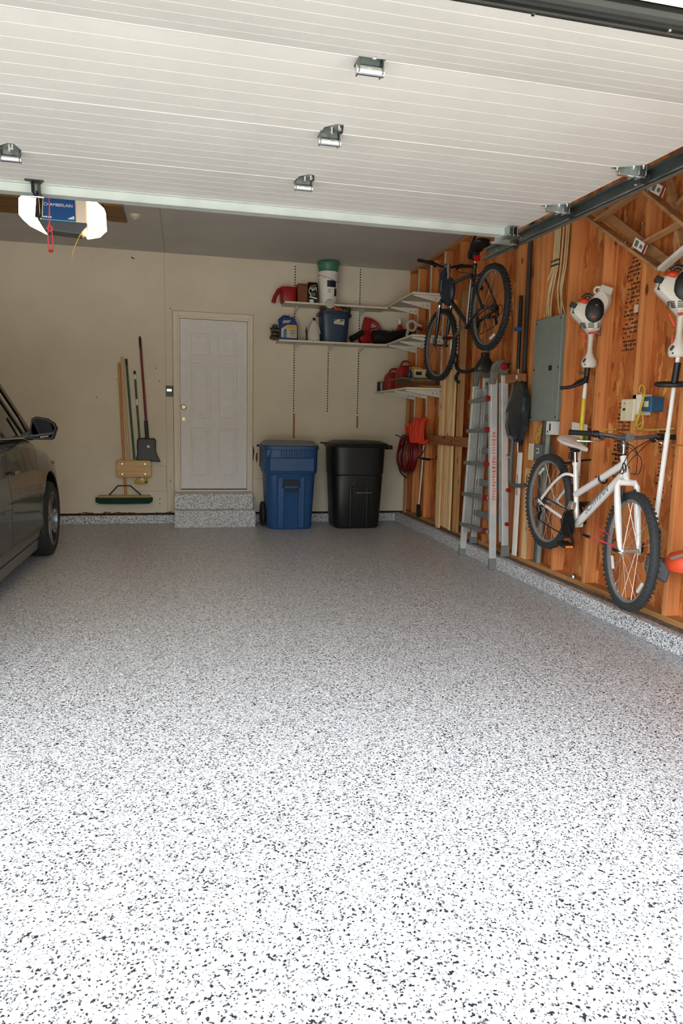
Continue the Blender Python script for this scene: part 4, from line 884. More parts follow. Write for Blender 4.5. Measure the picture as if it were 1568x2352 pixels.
t = bottle('red_white_bottle', 'red and white bottle beside the green bottle', 2.645, 8.38, Z2+.0045, .042, .33, pm('bottle_red', '#c01c28', .4), WHITEP)
out(cyl_patch((2.645, 8.38), lambda z: .042, -.1, 1.2, Z2+.06, Z2+.20), 'label', WHITEP, t, 0)
bottle('red_bottle', 'narrow red bottle right of the red and white one', 2.74, 8.34, Z2+.0045, .024, .29, pm('bottle_dkred', '#9c1428', .4), pm('bottle_dkred', '#9c1428'))
t = thing('spray_gun', 'white and grey caulk gun head on the middle corner shelf', 'tool', (2.70, 7.9, Z2))
g = G(); g.torus((2.66, 7.95, Z2+.20), (0, 1, .1), .055, .018, 24, 10); g.tube([(2.62, 7.95, Z2+.16), (2.60, 7.95, Z2+.09), (2.64, 7.95, Z2+.02)], [.02, .018, .02], 10); g.tube([(2.70, 7.95, Z2+.23), (2.78, 7.93, Z2+.20)], [.02, .012], 10); out(g, 'gun', GREYP, t)
out(G().cyl((2.72, 7.945, Z2+.175), (2.79, 7.93, Z2+.155), .014), 'nozzle', REDM, t)
# ---------------- items: lowest corner shelf
Z3 = 1.6665
t = thing('paint_can', 'small black and silver can at the far end of lowest shelf', 'can', (2.43, 8.40, Z3))
out(G().lathe((2.435, 8.42, Z3), [(.050, 0), (.052, .004), (.052, .118), (.048, .12)], 24), 'can', BLACK, t); out(cyl_patch((2.435, 8.42), lambda z: .052, -.35, .25, Z3+.01, Z3+.11), 'label', pm('label_silver', '#8a8884', .4, .5), t, 0)
def gascan(lab, x, y, h):
    t = thing('gas_can', lab, 'gas can', (x, y, Z3), 'red gas cans on the lowest shelf')
    g = G(); g.lathe((x, y, Z3), [(.10, .085, 0), (.108, .095, .012), (.108, .095, h*.62), (.085, .08, h*.80), (.05, .05, h*.86)], 28, sq=4); out(g, 'body', RED, t)
    out(G().tube(wav([(x-.06, y, Z3+h*.78), (x-.03, y, Z3+h), (x+.05, y, Z3+h), (x+.075, y, Z3+h*.76)]), .012, 8), 'handle', RED, t)
    g = G()
    for a in (-.45, -.15): g.box(x+a*.12, x+a*.12+.006, y-.097, y-.094, Z3+.02, Z3+h*.58)
    out(g, 'rib', RED, t, 0)
gascan('red gas can at the corner end of the lowest shelf', 2.55, 8.28, .27); gascan('second red gas can behind the boards on lowest shelf', 2.60, 7.98, .34)
t = thing('cleaner_pack', 'cream pack with yellow lid atop the lowest shelf boards', 'pack', (2.66, 7.72, Z3+.12))
out(G().box(2.60, 2.76, 7.62, 7.78, Z3+.125, Z3+.235), 'pack', CREAM, t, 0, .006); out(G().box(2.58, 2.70, 7.64, 7.76, Z3+.2355, Z3+.262), 'lid', pm('yellow_lid', '#c89020', .5), t, 0, .006)
out(G().box(2.615, 2.69, 7.6175, 7.62, Z3+.165, Z3+.205), 'label', DKSTEEL, t, 0)
tag(out(G().lathe((2.54, 7.62, Z3+.1225), [(.028, 0), (.03, .004), (.03, .07), (.015, .09), (.015, .11)], 18), 'spray_bottle', pm('bottle_navy', '#24345c', .4)), 'small blue bottle standing left of the cream pack', 'bottle')
tag(out(G().ell((2.72, 7.40, Z3+.164), (.06, .07, .045)), 'black_pouch', pm('pouch', '#14181c', .8)), 'rounded black pouch on the board pile nearest the hung bicycle', 'pouch')
random.seed(12)
BW = [wood('shelf_board_a', '#4e4232', '#7a6a4c', 'Y', False), wood('shelf_board_b', '#5a3420', '#7c5030', 'Y', False), wood('shelf_board_c', '#6a3c1e', '#94602e', 'Y', False)]
for i, (x0, x1, y0, y1, z0, z1, m_, l) in enumerate((
    (2.52, 2.78, 7.20, 8.14-.30, 0.0, .028, 2, 'reddish board at the bottom of the lowest shelf pile'),
    (2.50, 2.76, 7.30, 7.84, .0285, .052, 1, 'dark brown board second from the bottom of the pile'),
    (2.49, 2.75, 7.35, 7.85, .0525, .078, 1, 'brown board in the middle of the shelf pile'),
    (2.46, 2.77, 7.33, 7.86, .0785, .100, 0, 'olive-grey board near the top of the shelf pile'),
    (2.38, 2.78, 7.45, 7.86, .1005, .120, 0, 'greenish top board jutting out of the shelf pile'))):
    tag(out(G().box(x0, x1, y0, y1, Z3+z0, Z3+z1), 'board', BW[m_], smooth=0, bevel=.002), l, 'board', 'boards piled on the lowest shelf')

# ============================================================ RIGHT WALL THINGS
# leaning lumber
def plank(lab, y, wd, x, th, z0, z1, lean, mat, nm='lumber_board'):
    a = Vector((x-lean*.5, y, z0)); b = Vector((x+lean*.5, y+.0, z1))
    tag(out(G().bar(a, b, wd, th, (0, 1, 0)), nm, mat, smooth=0, bevel=.0015), lab, 'board', 'lumber leaning on the stud wall')
plank('slim pine strip, farthest of the leaning lumber', 7.19, .035, 2.772, .020, .155, 1.62, .0, PINE)
plank('pine board whose foot reaches down to the curb ledge', 7.085, .085, 2.755, .025, .125, 1.76, .004, PINE)
plank('narrow grey-brown board in the shadow of the tall pine board', 7.00, .035, 2.765, .020, .155, 2.32, .0, PINE2)
plank('light square-edged pine board, middle of leaning lumber', 6.90, .07, 2.765, .03, .155, 2.56, .0, PINE)
plank('pale knotty pine board beside the middle one', 6.80, .10, 2.760, .02, .155, 2.46, .0, PINE)
plank('thin bright pine lath in front of the pale boards', 6.71, .04, 2.735, .015, .155, 1.40, .0, PINE)
plank('wide brown board just beside the aluminium ladder', 6.60, .13, 2.760, .022, .155, 2.60, .0, PINE2)
tag(out(G().box(2.72, 2.745, 6.20, 7.60, 1.048, 1.145), 'brace_board', BRACEW, smooth=0, bevel=.002), 'brown board nailed horizontally across the leaning lumber', 'board')
tag(out(G().box(2.79, 2.80, 8.36, 8.46, .118, 2.0), 'corner_strip', PINE2, smooth=0), 'brown strip of wood in the corner behind the hose', 'board')
# hose coil, cord hank, hooks
t = thing('air_hose', 'dark red hose coil hanging near the corner', 'hose', (2.70, 8.0, .70)); random.seed(9)
for k in range(1):
    g = G()
    for i in range(11):
        R_ = .205+random.uniform(-.03, .02); c = Vector((2.735-.010*i+random.uniform(-.01, .01), 8.04+random.uniform(-.02, .02), .90))
        g.tube([c+Vector((.01*math.sin(3*a), R_*1.25*math.cos(a), (R_+.02)*math.sin(a))) for a in [2*PI*j/30 for j in range(30)]], .0085, 6, True)
    out(g, 'coil', pm('hose_red', '#7a1622', .4), t)
out(G().tube(wav([(2.68, 8.20, 1.02), (2.64, 8.27, .90), (2.64, 8.26, .78), (2.66, 8.20, .66), (2.70, 8.08, .60)]), .0085, 6), 'hose_end', pm('hose_dark', '#300c12', .4), t)
t = thing('wall_hook', 'steel storage hook holding the red hose coil', 'hook', (2.72, 8.15, 1.1))
out(G().tube(wav([(2.80, 8.15, 1.14), (2.78, 8.15, 1.10), (2.66, 8.15, 1.10), (2.56, 8.15, 1.13)]), .006, 8), 'hook', DKSTEEL, t)
t = thing('extension_lead', 'bright orange extension cord hank beside the hose', 'cord', (2.72, 7.6, 1.02)); g = G()
for i in range(34):
    y = 7.36+.0145*i+random.uniform(-.006, .006); zt_, zb_ = 1.335-random.uniform(0, .03)-(.05 if i > 26 else 0), 1.045+random.uniform(0, .03)-.006*i*0
    x = 2.680+random.uniform(-.012, .006)
    g.tube(wav([(x+.03, y, zb_+.02), (x-.02, y+.008, zb_), (x-.035, y+.01, zb_+.05), (x-.035, y, zt_-.05), (x-.015, y-.004, zt_), (x+.03, y, zt_-.02)], 3), .0075, 6)
out(g, 'hank', pm('cord_orange', '#e23a1e', .5), t)
g = G()
for i in range(5): g.torus((2.665, 7.84+.006*i, 1.16+.02*i), (.2, .3, 1), .07, .0075, 20, 6)
out(g, 'loops', pm('cord_orange', '#e23a1e'), t); out(G().obox((2.65, 7.80, 1.19), (.03, .03, .05)), 'plug', DGREY, t, 0, .004)
t = thing('pipe_rack', 'black wire storage bracket spanning two studs below the cord', 'bracket', (2.72, 7.4, .86))
out(G().tube([(2.80, 7.70, 1.0), (2.76, 7.70, .92), (2.70, 7.68, .868), (2.70, 7.08, .886), (2.70, 7.06, .93)], .006, 8), 'wire', DKSTEEL, t)
out(G().tube([(2.76, 7.12, .895), (2.76, 7.12, 1.02)], .004, 6), 'pin', STEEL, t); g = G(); g.box(2.69, 2.71, 7.28, 7.52, .860, .884); out(g, 'pad', BLACK, t, 0, .003)
t = thing('long_brush', 'thin pale pole with black brush foot in the corner bay', 'brush', (2.78, 7.80, .13))
out(G().cyl((2.775, 7.80, .30), (2.785, 7.72, 1.02), .010), 'pole', WHITEM, t); out(G().obox((2.775, 7.81, .22), (.04, .06, .16)), 'brush_head', BLACK, t, 0, .01)

# ---------------- articulated ladder
t = thing('ladder', 'folded aluminium articulated ladder with red latches against the stud wall', 'ladder', (2.66, 5.8, 0))
def rail(a, b, w_=.062, th=.028, nm='rail', mt=ALU): return out(G().bar(a, b, w_, th, (1, 0, 0)), nm, mt, t, 0, .004)
NF = ((2.655, 5.47, .03), (2.615, 5.545, 1.70)); NB = ((2.755, 5.44, .15), (2.700, 5.515, 1.70))
FFr = ((2.655, 6.14, .03), (2.615, 5.90, 1.70)); FB = ((2.755, 6.12, .15), (2.700, 5.88, 1.70))
for a, b in (NF, NB, FFr, FB): rail(a, b)
IN = ALU
for a, b in (((2.658, 5.52, .26), (2.618, 5.585, 1.64)), ((2.752, 5.50, .24), (2.703, 5.56, 1.64)), ((2.658, 6.06, .24), (2.618, 5.86, 1.60)), ((2.752, 6.05, .24), (2.703, 5.84, 1.60))): rail(a, b, .058, .024, 'inner_rail', pm('aluminium_dull', '#b0b3b1', .5, .4, .08))
for (a, b), wd in ((NF, 1), (FFr, 1), (NB, 0), (FB, 0)):
    x, y, z = a; out(G().loft([[(x-.036, y-.022, z-.03), (x+.036, y-.022, z-.03), (x+.036, y+.022, z-.03), (x-.036, y+.022, z-.03)], [(x-.034, y-.018, z+.07), (x+.034, y-.018, z+.07), (x+.034, y+.018, z+.07), (x-.034, y+.018, z+.07)]]), 'foot', pm('foot_rubber', '#7c7c78', .7), t, 0, .004)
def hp(y):
    pts = []
    for k in range(15):
        a = PI*k/14; pts.append((2.658+.078*math.cos(a), y, 1.735+.10*math.sin(a)))
    return [(2.736, y, 1.62)] + pts + [(2.580, y, 1.62), (2.625, y, 1.62), (2.645, y, 1.72), (2.675, y, 1.72), (2.695, y, 1.62)]
for y, nmx in ((5.535, 0), (5.89, 1)):
    out(G().prism(hp(y-.018), (0, .036, 0)), 'hinge', pm('hinge_cast', '#8e8e8a', .5, .7, .2, 40), t, 30, .003)
    out(G().lathe((2.690, y-.018, 1.775), [(.034, 0), (.034, .012), (.028, .020), (.010, .022)], 20, (0, -1, 0)), 'hinge_knob', RED, t)
    out(G().box(2.690, 2.706, y-.0195, y-.017, 1.60, 1.615), 'slot', BLACK, t, 0)
RUNG = pm('rung_alu', '#8a8e8c', .5, .5, .1)
for i, z in enumerate((.33, .63, .93, 1.23, 1.50)):
    f = z/1.7; x = 2.655-.04*f
    g = G(); g.bar((x-.015, 6.18-.20*f, z-.02), (x-.015, 5.50+.075*f, z), .050, .034, (1, 0, 0)); out(g, 'rung', RUNG, t, 0, .006)
    out(G().cyl((x-.030, 5.555+.0*f, z), (x-.060, 5.555, z), .024), 'latch', RED, t); out(G().cyl((x-.02, 6.18-.20*f, z-.02), (x-.02, 6.20-.20*f, z-.02), .018), 'rung_end', RED, t)
    g = G(); g.bar((x+.085, 6.10-.18*f, z+.10), (x+.085, 5.50, z+.115), .030, .060, (1, 0, 0)); out(g, 'rung', RUNG, t, 0, .006)
    if i in (0, 1, 2): out(G().cyl((2.752, 5.47, z+.08), (2.752, 5.42, z+.08), .018), 'latch', RED, t)
g = G(); random.seed(21)
for (a, b), z0, z1 in ((NF, .62, 1.22), (NB, .75, 1.38)):
    z = z0
    while z < z1:
        f = (z-.03)/1.67; x = a[0]+(b[0]-a[0])*f; y = a[1]+(b[1]-a[1])*f-.0150; h = random.uniform(.006, .022)
        g.box(x-random.uniform(.008, .016), x+random.uniform(.008, .016), y-.0012, y+.002, z, z+h); z += h+random.uniform(.008, .016)
out(g, 'warning_print', pm('ink_red', '#c4746a', .6, var=.2), t, 0)
g = G()
for (a, b), z0, z1 in ((NF, .50, 1.25), (NB, .62, 1.42)):
    p = [Vector(a)+(Vector(b)-Vector(a))*((z-.03)/1.67)-Vector((0, .0148, 0)) for z in (z0, z1)]; g.bar(p[0], p[1], .042, .0008, (1, 0, 0))
out(g, 'warning_label', pm('label_pinkish', '#d8c4be', .6, var=.05), t, 0)

# black trash bag, bracket, pole
t = thing('plastic_bag', 'crumpled black plastic bag hanging right of the ladder', 'bag', (2.70, 5.30, 1.13)); random.seed(14)
g = G(); R = []
for z, ry, rx in ((1.64, .05, .02), (1.60, .10, .03), (1.50, .14, .05), (1.38, .15, .07), (1.26, .15, .075), (1.18, .12, .06), (1.15, .05, .02)):
    R.append([(2.715+rx*math.cos(a)*(1+random.uniform(-.25, .25)), 5.265+ry*math.sin(a)*(1+random.uniform(-.15, .15)), z+random.uniform(-.012, .012)) for a in [2*PI*j/18 for j in range(18)]])
g.loft(R); out(g, 'bag', pm('bag_film', '#2c2f33', .22, bs=14, bst=1.0, var=.2), t, 20)
t = thing('storage_bracket', 'small brown wooden block bracket above the black bag', 'bracket', (2.74, 5.34, 1.62))
out(G().box(2.70, 2.765, 5.24, 5.50, 1.63, 1.70), 'block', BRACEW, t, 0, .003); out(G().box(2.698, 2.7, 5.27, 5.30, 1.655, 1.685), 'sticker', WHITEM, t, 0)
t = thing('extension_pole', 'slim grey pole with blue clamp standing behind the bag', 'pole', (2.765, 5.36, .9))
out(G().cyl((2.785, 5.48, 2.30), (2.785, 5.35, .95), .010), 'pole', STEEL, t); out(G().cyl((2.782, 5.445, 2.36), (2.782, 5.43, 1.75), .016), 'sleeve', BLACK, t)
out(G().obox((2.76, 5.425, 2.08), (.05, .06, .03)), 'clamp', pm('clamp_blue', '#2460a8', .4), t, 0, .006); out(G().obox((2.76, 5.36, 1.20), (.03, .07, .14)), 'blue_strap', pm('clamp_navy', '#1c4878', .5), t, 0, .006)
t = thing('vacuum_hose', 'grey flexible hose curving down beside the ladder', 'hose', (2.75, 5.3, .75))
out(G().tube(wav([(2.74, 5.36, 1.22), (2.735, 5.375, 1.05), (2.735, 5.375, .88), (2.74, 5.37, .79), (2.745, 5.28, .765), (2.77, 5.16, .78)], 5), .017, 12), 'hose', pm('hose_grey', '#55585a', .5), t)
out(G().obox((2.715, 5.385, 1.0), (.025, .03, .03)), 'clip', CHROME, t, 0, .004)
t = thing('white_trim_strip', 'white plastic trim strip with print leaning against a stud', 'strip', (2.78, 5.27, .155))
out(G().bar((2.772, 5.30, .158), (2.775, 5.30, 1.045), .06, .018, (0, 1, 0)), 'strip', WHITEP, t, 0, .002)
g = G(); random.seed(2)
z = .68
while z < .86: g.box(2.7595, 2.763, 5.293, 5.303, z, z+.008); z += .013
out(g, 'print', pm('print_dark', '#4a4a44', .6), t, 0)
tag(out(G().bar((2.79, 5.17, .155), (2.79, 5.17, .92), .07, .018, (0, 1, 0)), 'short_pine_board', PINE, smooth=0, bevel=.002, origin=(2.79, 5.17, .155)), 'short pale pine board standing behind the rear bicycle wheel', 'board')

# ---------------- electrical panel, cables, boxes
t = thing('electrical_panel', 'grey steel electrical panel with small black latch', 'panel', (2.79, 4.95, 1.31)); PG = pm('panel_grey', '#87908a', .45, .1, .05)
out(G().box(2.790, XO-.001, 4.756, 5.128, 1.315, 2.11), 'box', PG, t, 0, .003); dp = out(G().box(2.778, 2.790, 4.752, 5.168, 1.312, 2.113), 'cover', PG, t, 0, .003)
out(G().box(2.7755, 2.778, 4.825, 5.11, 1.40, 2.03), 'panel_door', PG, t, 0, .001); out(G().box(2.772, 2.7755, 4.86, 4.91, 1.70, 1.74), 'latch', BLACK, t, 0, .002)
for y, z in ((4.775, 2.085), (5.145, 2.085), (4.775, 1.34), (5.145, 1.34), (4.775, 1.72), (5.145, 1.72)): out(G().cyl((2.774, y, z), (2.779, y, z), .007, n=8), 'screw', DKSTEEL, t)
CAB = pm('cable_sheath', '#cdb98c', .55, var=.1); random.seed(31)
cab_ = ((5.150, 5.190, 5.150), (5.085, 5.190, 5.115), (5.060, 5.10, 5.090), (5.035, 5.08, 5.060), (5.010, 5.04, 5.035), (4.965, 4.96, 4.885), (4.915, 4.92, 4.810), (4.885, 4.90, 4.870))
for i, (ya, ym, yb) in enumerate(cab_):
    o = tag(out(G().tube(wav([(2.865-.004*(i % 2), ya, ZC-.04), (2.863, ya, 2.75), (2.862, ya+.01, 2.52), (2.850, (ya+ym)/2, 2.43), (2.842, ym, 2.32), (2.835, (ym+yb)/2, 2.2), (2.84, yb, 2.10)], 4), .0065, 7), 'power_cable', CAB), ['leftmost', 'second from left', 'third from left', 'fourth from left', 'fifth from left', 'third from right', 'rightmost', 'second from right'][i]+' of the eight beige cables above the grey panel', 'cable', 'cables entering the electrical panel')
g = G(); g.box(2.845, 2.868, 5.0, 5.10, 2.525, 2.532); g.box(2.845, 2.868, 5.0, 5.10, 2.56, 2.566); tag(out(g, 'cable_staple', DKSTEEL, smooth=0), 'dark staples holding the cable bundle above the panel', 'staple')
CG = pm('conduit_grey', '#8a8c84', .5)
tag(out(G().cyl((2.83, 4.945, 1.312), (2.83, 4.985, .152), .021), 'conduit', CG), 'light grey conduit running down from the electrical panel', 'conduit')
tag(out(G().cyl((2.845, 5.03, 1.312), (2.845, 5.03, 1.127), .026), 'dark_conduit', pm('conduit_dark', '#4c4c4a', .6)), 'short dark grey conduit between electrical panel and junction box', 'conduit')
tag(out(G().cyl((2.845, 5.04, 1.003), (2.845, 5.05, .152), .026), 'dark_conduit', pm('conduit_dark', '#4c4c4a', .6)), 'dark grey conduit running down from junction box behind the wheel', 'conduit')
tag(out(G().tube([(2.868, 5.50, ZC-.04), (2.868, 5.49, 1.9), (2.868, 5.48, 1.1)], .018, 10), 'vent_pipe', pm('pipe_brown', '#3e3a36', .6)), 'dark grey pipe running up the wall left of the panel', 'pipe')
t = thing('control_box', 'narrow white control box hanging under the electrical panel', 'box', (2.80, 4.83, 1.20))
out(G().box(2.765, XO, 4.79, 4.88, 1.205, 1.31), 'case', WHITEP, t, 0, .003); g = G(); g.box(2.7635, 2.766, 4.81, 4.83, 1.235, 1.29); g.box(2.7635, 2.766, 4.845, 4.86, 1.22, 1.235); out(g, 'print', DKSTEEL, t, 0)
t = thing('junction_box', 'grey junction box with square socket behind the rear wheel', 'outlet box', (2.83, 5.03, .99))
out(G().box(2.785, XO, 4.965, 5.095, 1.005, 1.125), 'box', pm('box_grey', '#6a6f6c', .5), t, 0, .003); out(G().box(2.775, 2.785, 5.085, 5.16, .990, 1.128), 'side_plate', CREAM, t, 0, .002)
out(G().box(2.782, 2.785, 5.0, 5.045, 1.05, 1.095), 'socket_frame', WHITEM, t, 0, .002); out(G().box(2.780, 2.783, 5.010, 5.035, 1.06, 1.085), 'socket', DGREY, t, 0)
t = thing('yellow_cable', 'tangled yellow cable hanging below the electrical panel', 'cable', (2.83, 5.06, 1.12))
out(G().tube(wav([(2.85, 5.02, 1.32), (2.82, 5.05, 1.27), (2.81, 5.075, 1.20), (2.82, 5.10, 1.215), (2.80, 5.06, 1.235), (2.80, 5.02, 1.25), (2.81, 5.05, 1.19), (2.81, 5.06, 1.13)]), .0055, 6), 'cable', YEL, t)
out(G().tube(wav([(2.80, 5.05, 1.22), (2.79, 5.065, 1.17), (2.795, 5.05, 1.125), (2.80, 5.035, 1.17), (2.80, 5.04, 1.215)]), .005, 6), 'loop', YEL, t)
t = thing('door_control', 'cream wall control with small dark window beside blue box', 'control', (2.80, 3.88, 1.31))
out(G().box(2.775, 2.80, 3.835, 3.965, 1.312, 1.452), 'housing', CREAM, t, 0, .004); out(G().box(2.772, 2.7755, 3.895, 3.95, 1.325, 1.445), 'cover', CREAM, t, 0, .002)
out(G().box(2.7705, 2.7725, 3.912, 3.937, 1.378, 1.395), 'window', pm('window_dark', '#3a2c28', .3), t, 0); out(G().box(2.7705, 2.7725, 3.922, 3.927, 1.42, 1.43), 'button', DKSTEEL, t, 0)
tag(out(G().box(2.80, 2.88, 3.80, 3.885, 1.35, 1.480), 'white_backplate', WHITEP, smooth=0, bevel=.002), 'white box behind the cream wall control', 'box')
t = thing('blue_outlet_box', 'blue electrical box behind the yellow wire loop', 'outlet box', (2.84, 3.74, 1.37))
out(G().box(2.80, XO, 3.70, 3.79, 1.372, 1.462), 'box', pm('box_blue', '#285c80', .5), t, 0, .003); out(G().box(2.797, 2.80, 3.725, 3.765, 1.40, 1.435), 'opening', CREAM, t, 0)
t = thing('yellow_wire_loop', 'yellow wire loop dangling beside the cream control', 'wire', (2.78, 3.77, 1.26))
out(G().tube(wav([(2.80, 3.765, 1.31), (2.785, 3.80, 1.285), (2.775, 3.775, 1.34), (2.77, 3.735, 1.45), (2.775, 3.74, 1.515), (2.78, 3.785, 1.535), (2.775, 3.79, 1.495), (2.77, 3.745, 1.47), (2.77, 3.76, 1.39), (2.77, 3.79, 1.30), (2.78, 3.76, 1.262), (2.78, 3.735, 1.30), (2.785, 3.76, 1.37)], 4), .005, 6), 'wire', YEL, t)
out(G().tube(wav([(2.80, 3.83, 1.305), (2.79, 3.828, 1.26), (2.80, 3.80, 1.262), (2.80, 3.70, 1.258), (2.86, 3.55, 1.27)]), .005, 6), 'tail_wire', YEL, t)
g = G(); g.tube(wav([(2.87, 4.13, 1.258), (2.868, 4.25, 1.255), (2.86, 4.36, 1.27), (2.85, 4.60, 1.265)]), .005, 6); tag(out(g, 'yellow_feed_wire', YEL), 'short yellow wire behind the bicycle bars near the hung card', 'wire')
tag(out(G().box(XO-.002, XO-.0005, 4.02, 4.06, 2.02, 2.07), 'sticker', WHITEM, smooth=0), 'small white sticker on the sheathing between the trimmers', 'sticker')
tag(out(G().box(XO-.002, XO-.0005, 5.32, 5.36, 2.06, 2.10), 'pale_sticker', WHITEM, smooth=0), 'small pale sticker on the sheathing left of the grey panel', 'sticker')
t = thing('hung_card', 'white printed card tucked on the wall behind the saddle', 'card', (2.79, 4.45, 1.12))
out(G().prism([(2.792, 4.56, 1.14), (2.80, 4.36, 1.14), (2.80, 4.37, 1.285), (2.792, 4.555, 1.305)], (.003, .001, 0)), 'card', WHITEP, t, 0)
g = G(); g.box(2.788, 2.792, 4.41, 4.43, 1.22, 1.25); out(g, 'print', DKSTEEL, t, 0)
out(G().obox((2.775, 4.395, 1.165), (.01, .03, .07)), 'blue_tab', pm('tab_blue', '#1c4c90', .5), t, 0); out(G().obox((2.775, 4.36, 1.17), (.01, .05, .08)), 'green_tab', pm('tab_green', '#4a8a34', .5), t, 0)
t = thing('cylinder_latch', 'small grey cap on the sole plate under the bicycle', 'cap', (2.79, 4.44, .152))
out(G().lathe((2.82, 4.45, .152), [(.022, 0), (.022, .015), (.012, .030), (.006, .034)], 14), 'cap', STEEL, t)

# ---------------- wooden ladder hung high
t = thing('wooden_attic_ladder', 'wooden folding ladder with warning labels hung high on the wall', 'ladder', (2.775, 3.803, 2.123))
D = Vector((0, -.842, -.540)).normalized(); S1 = Vector((2.712, 4.575, 2.818)); U = Vector((0, .52, -.56))
s1a, s1b = S1, Vector((2.712, 3.591, 2.186)); s2a, s2b = Vector((2.732, 3.974, 2.818)), Vector((2.732, 3.312, 2.305))
out(G().bar(s1a, s1b, .07, .020, (1, 0, 0)), 'side_rail', LADW, t, 0, .002); out(G().bar(s2a, s2b, .07, .020, (1, 0, 0)), 'side_rail', LADW, t, 0, .002)
for f1, f2 in ((.28, .20), (.72, .78)):
    a = s1a.lerp(s1b, f1); b = s2a.lerp(s2b, f2); out(G().bar(a, b, .055, .018, (1, 0, 0)), 'rung', LADW, t, 0, .002)
out(G().bar((2.775, 3.666, 2.718), (2.775, 3.464, 2.192), .05, .020, (1, 0, 0)), 'back_rail', LADW, t, 0, .002)
out(G().bar((2.775, 4.367, 2.750), (2.775, 3.591, 2.219), .02, .06, (1, 0, 0)), 'back_rail', LADW, t, 0, .002)
out(G().bar((2.712, 3.597, 2.186), (2.753, 3.291, 2.336), .05, .022, (1, 0, 0)), 'end_board', WHITEM, t, 0, .002)
out(G().bar((2.775, 3.558, 2.541), (2.775, 3.415, 2.622), .05, .018, (1, 0, 0)), 'small_step', LADW, t, 0, .002)
def lab(c, par):
    dd = (s1b-s1a).normalized(); nn = Vector((-1, 0, 0)); vv = dd.cross(nn)
    M = frame(c, dd, Vector((0, -.45, .6))); g = G(); g._mk([M @ Vector(p) for p in ((-.07, -.027, 0), (.07, -.027, 0), (.07, .027, 0), (-.07, .027, 0), (-.07, -.027, -.002), (.07, -.027, -.002), (.07, .027, -.002), (-.07, .027, -.002))], [(0, 1, 2, 3), (4, 7, 6, 5), (0, 4, 5, 1), (1, 5, 6, 2), (2, 6, 7, 3), (3, 7, 4, 0)])
    l = out(g, 'warning_label', WHITEP, par, 0)
    g = G(); 
    for x0, x1, y0, y1 in ((-.055, -.02, -.018, .018), (.0, .03, -.012, .010)): g._mk([M @ Vector(p) for p in ((x0, y0, .0006), (x1, y0, .0006), (x1, y1, .0006), (x0, y1, .0006))], [(0, 1, 2, 3)])
    out(g, 'print', pm('print_grey2', '#6a6a64', .6), l, 0)
    g = G(); g._mk([M @ Vector(p) for p in ((.042, -.027, .0006), (.066, -.027, .0006), (.066, .027, .0006), (.042, .027, .0006))], [(0, 1, 2, 3)]); out(g, 'red_band', pm('band_red', '#8c2420', .6), l, 0)
lab(s1a.lerp(s1b, .80)+Vector((-.030, -.025, .045)), t); lab(s2a.lerp(s2b, .42)+Vector((-.030, -.03, .05)), t)
for c in ((2.691, 3.747, 2.481), (2.691, 3.902, 2.409), (2.691, 3.726, 2.668)): out(G().cyl(c, (c[0]-.012, c[1], c[2]), .009, n=8), 'bolt', CHROME, t)

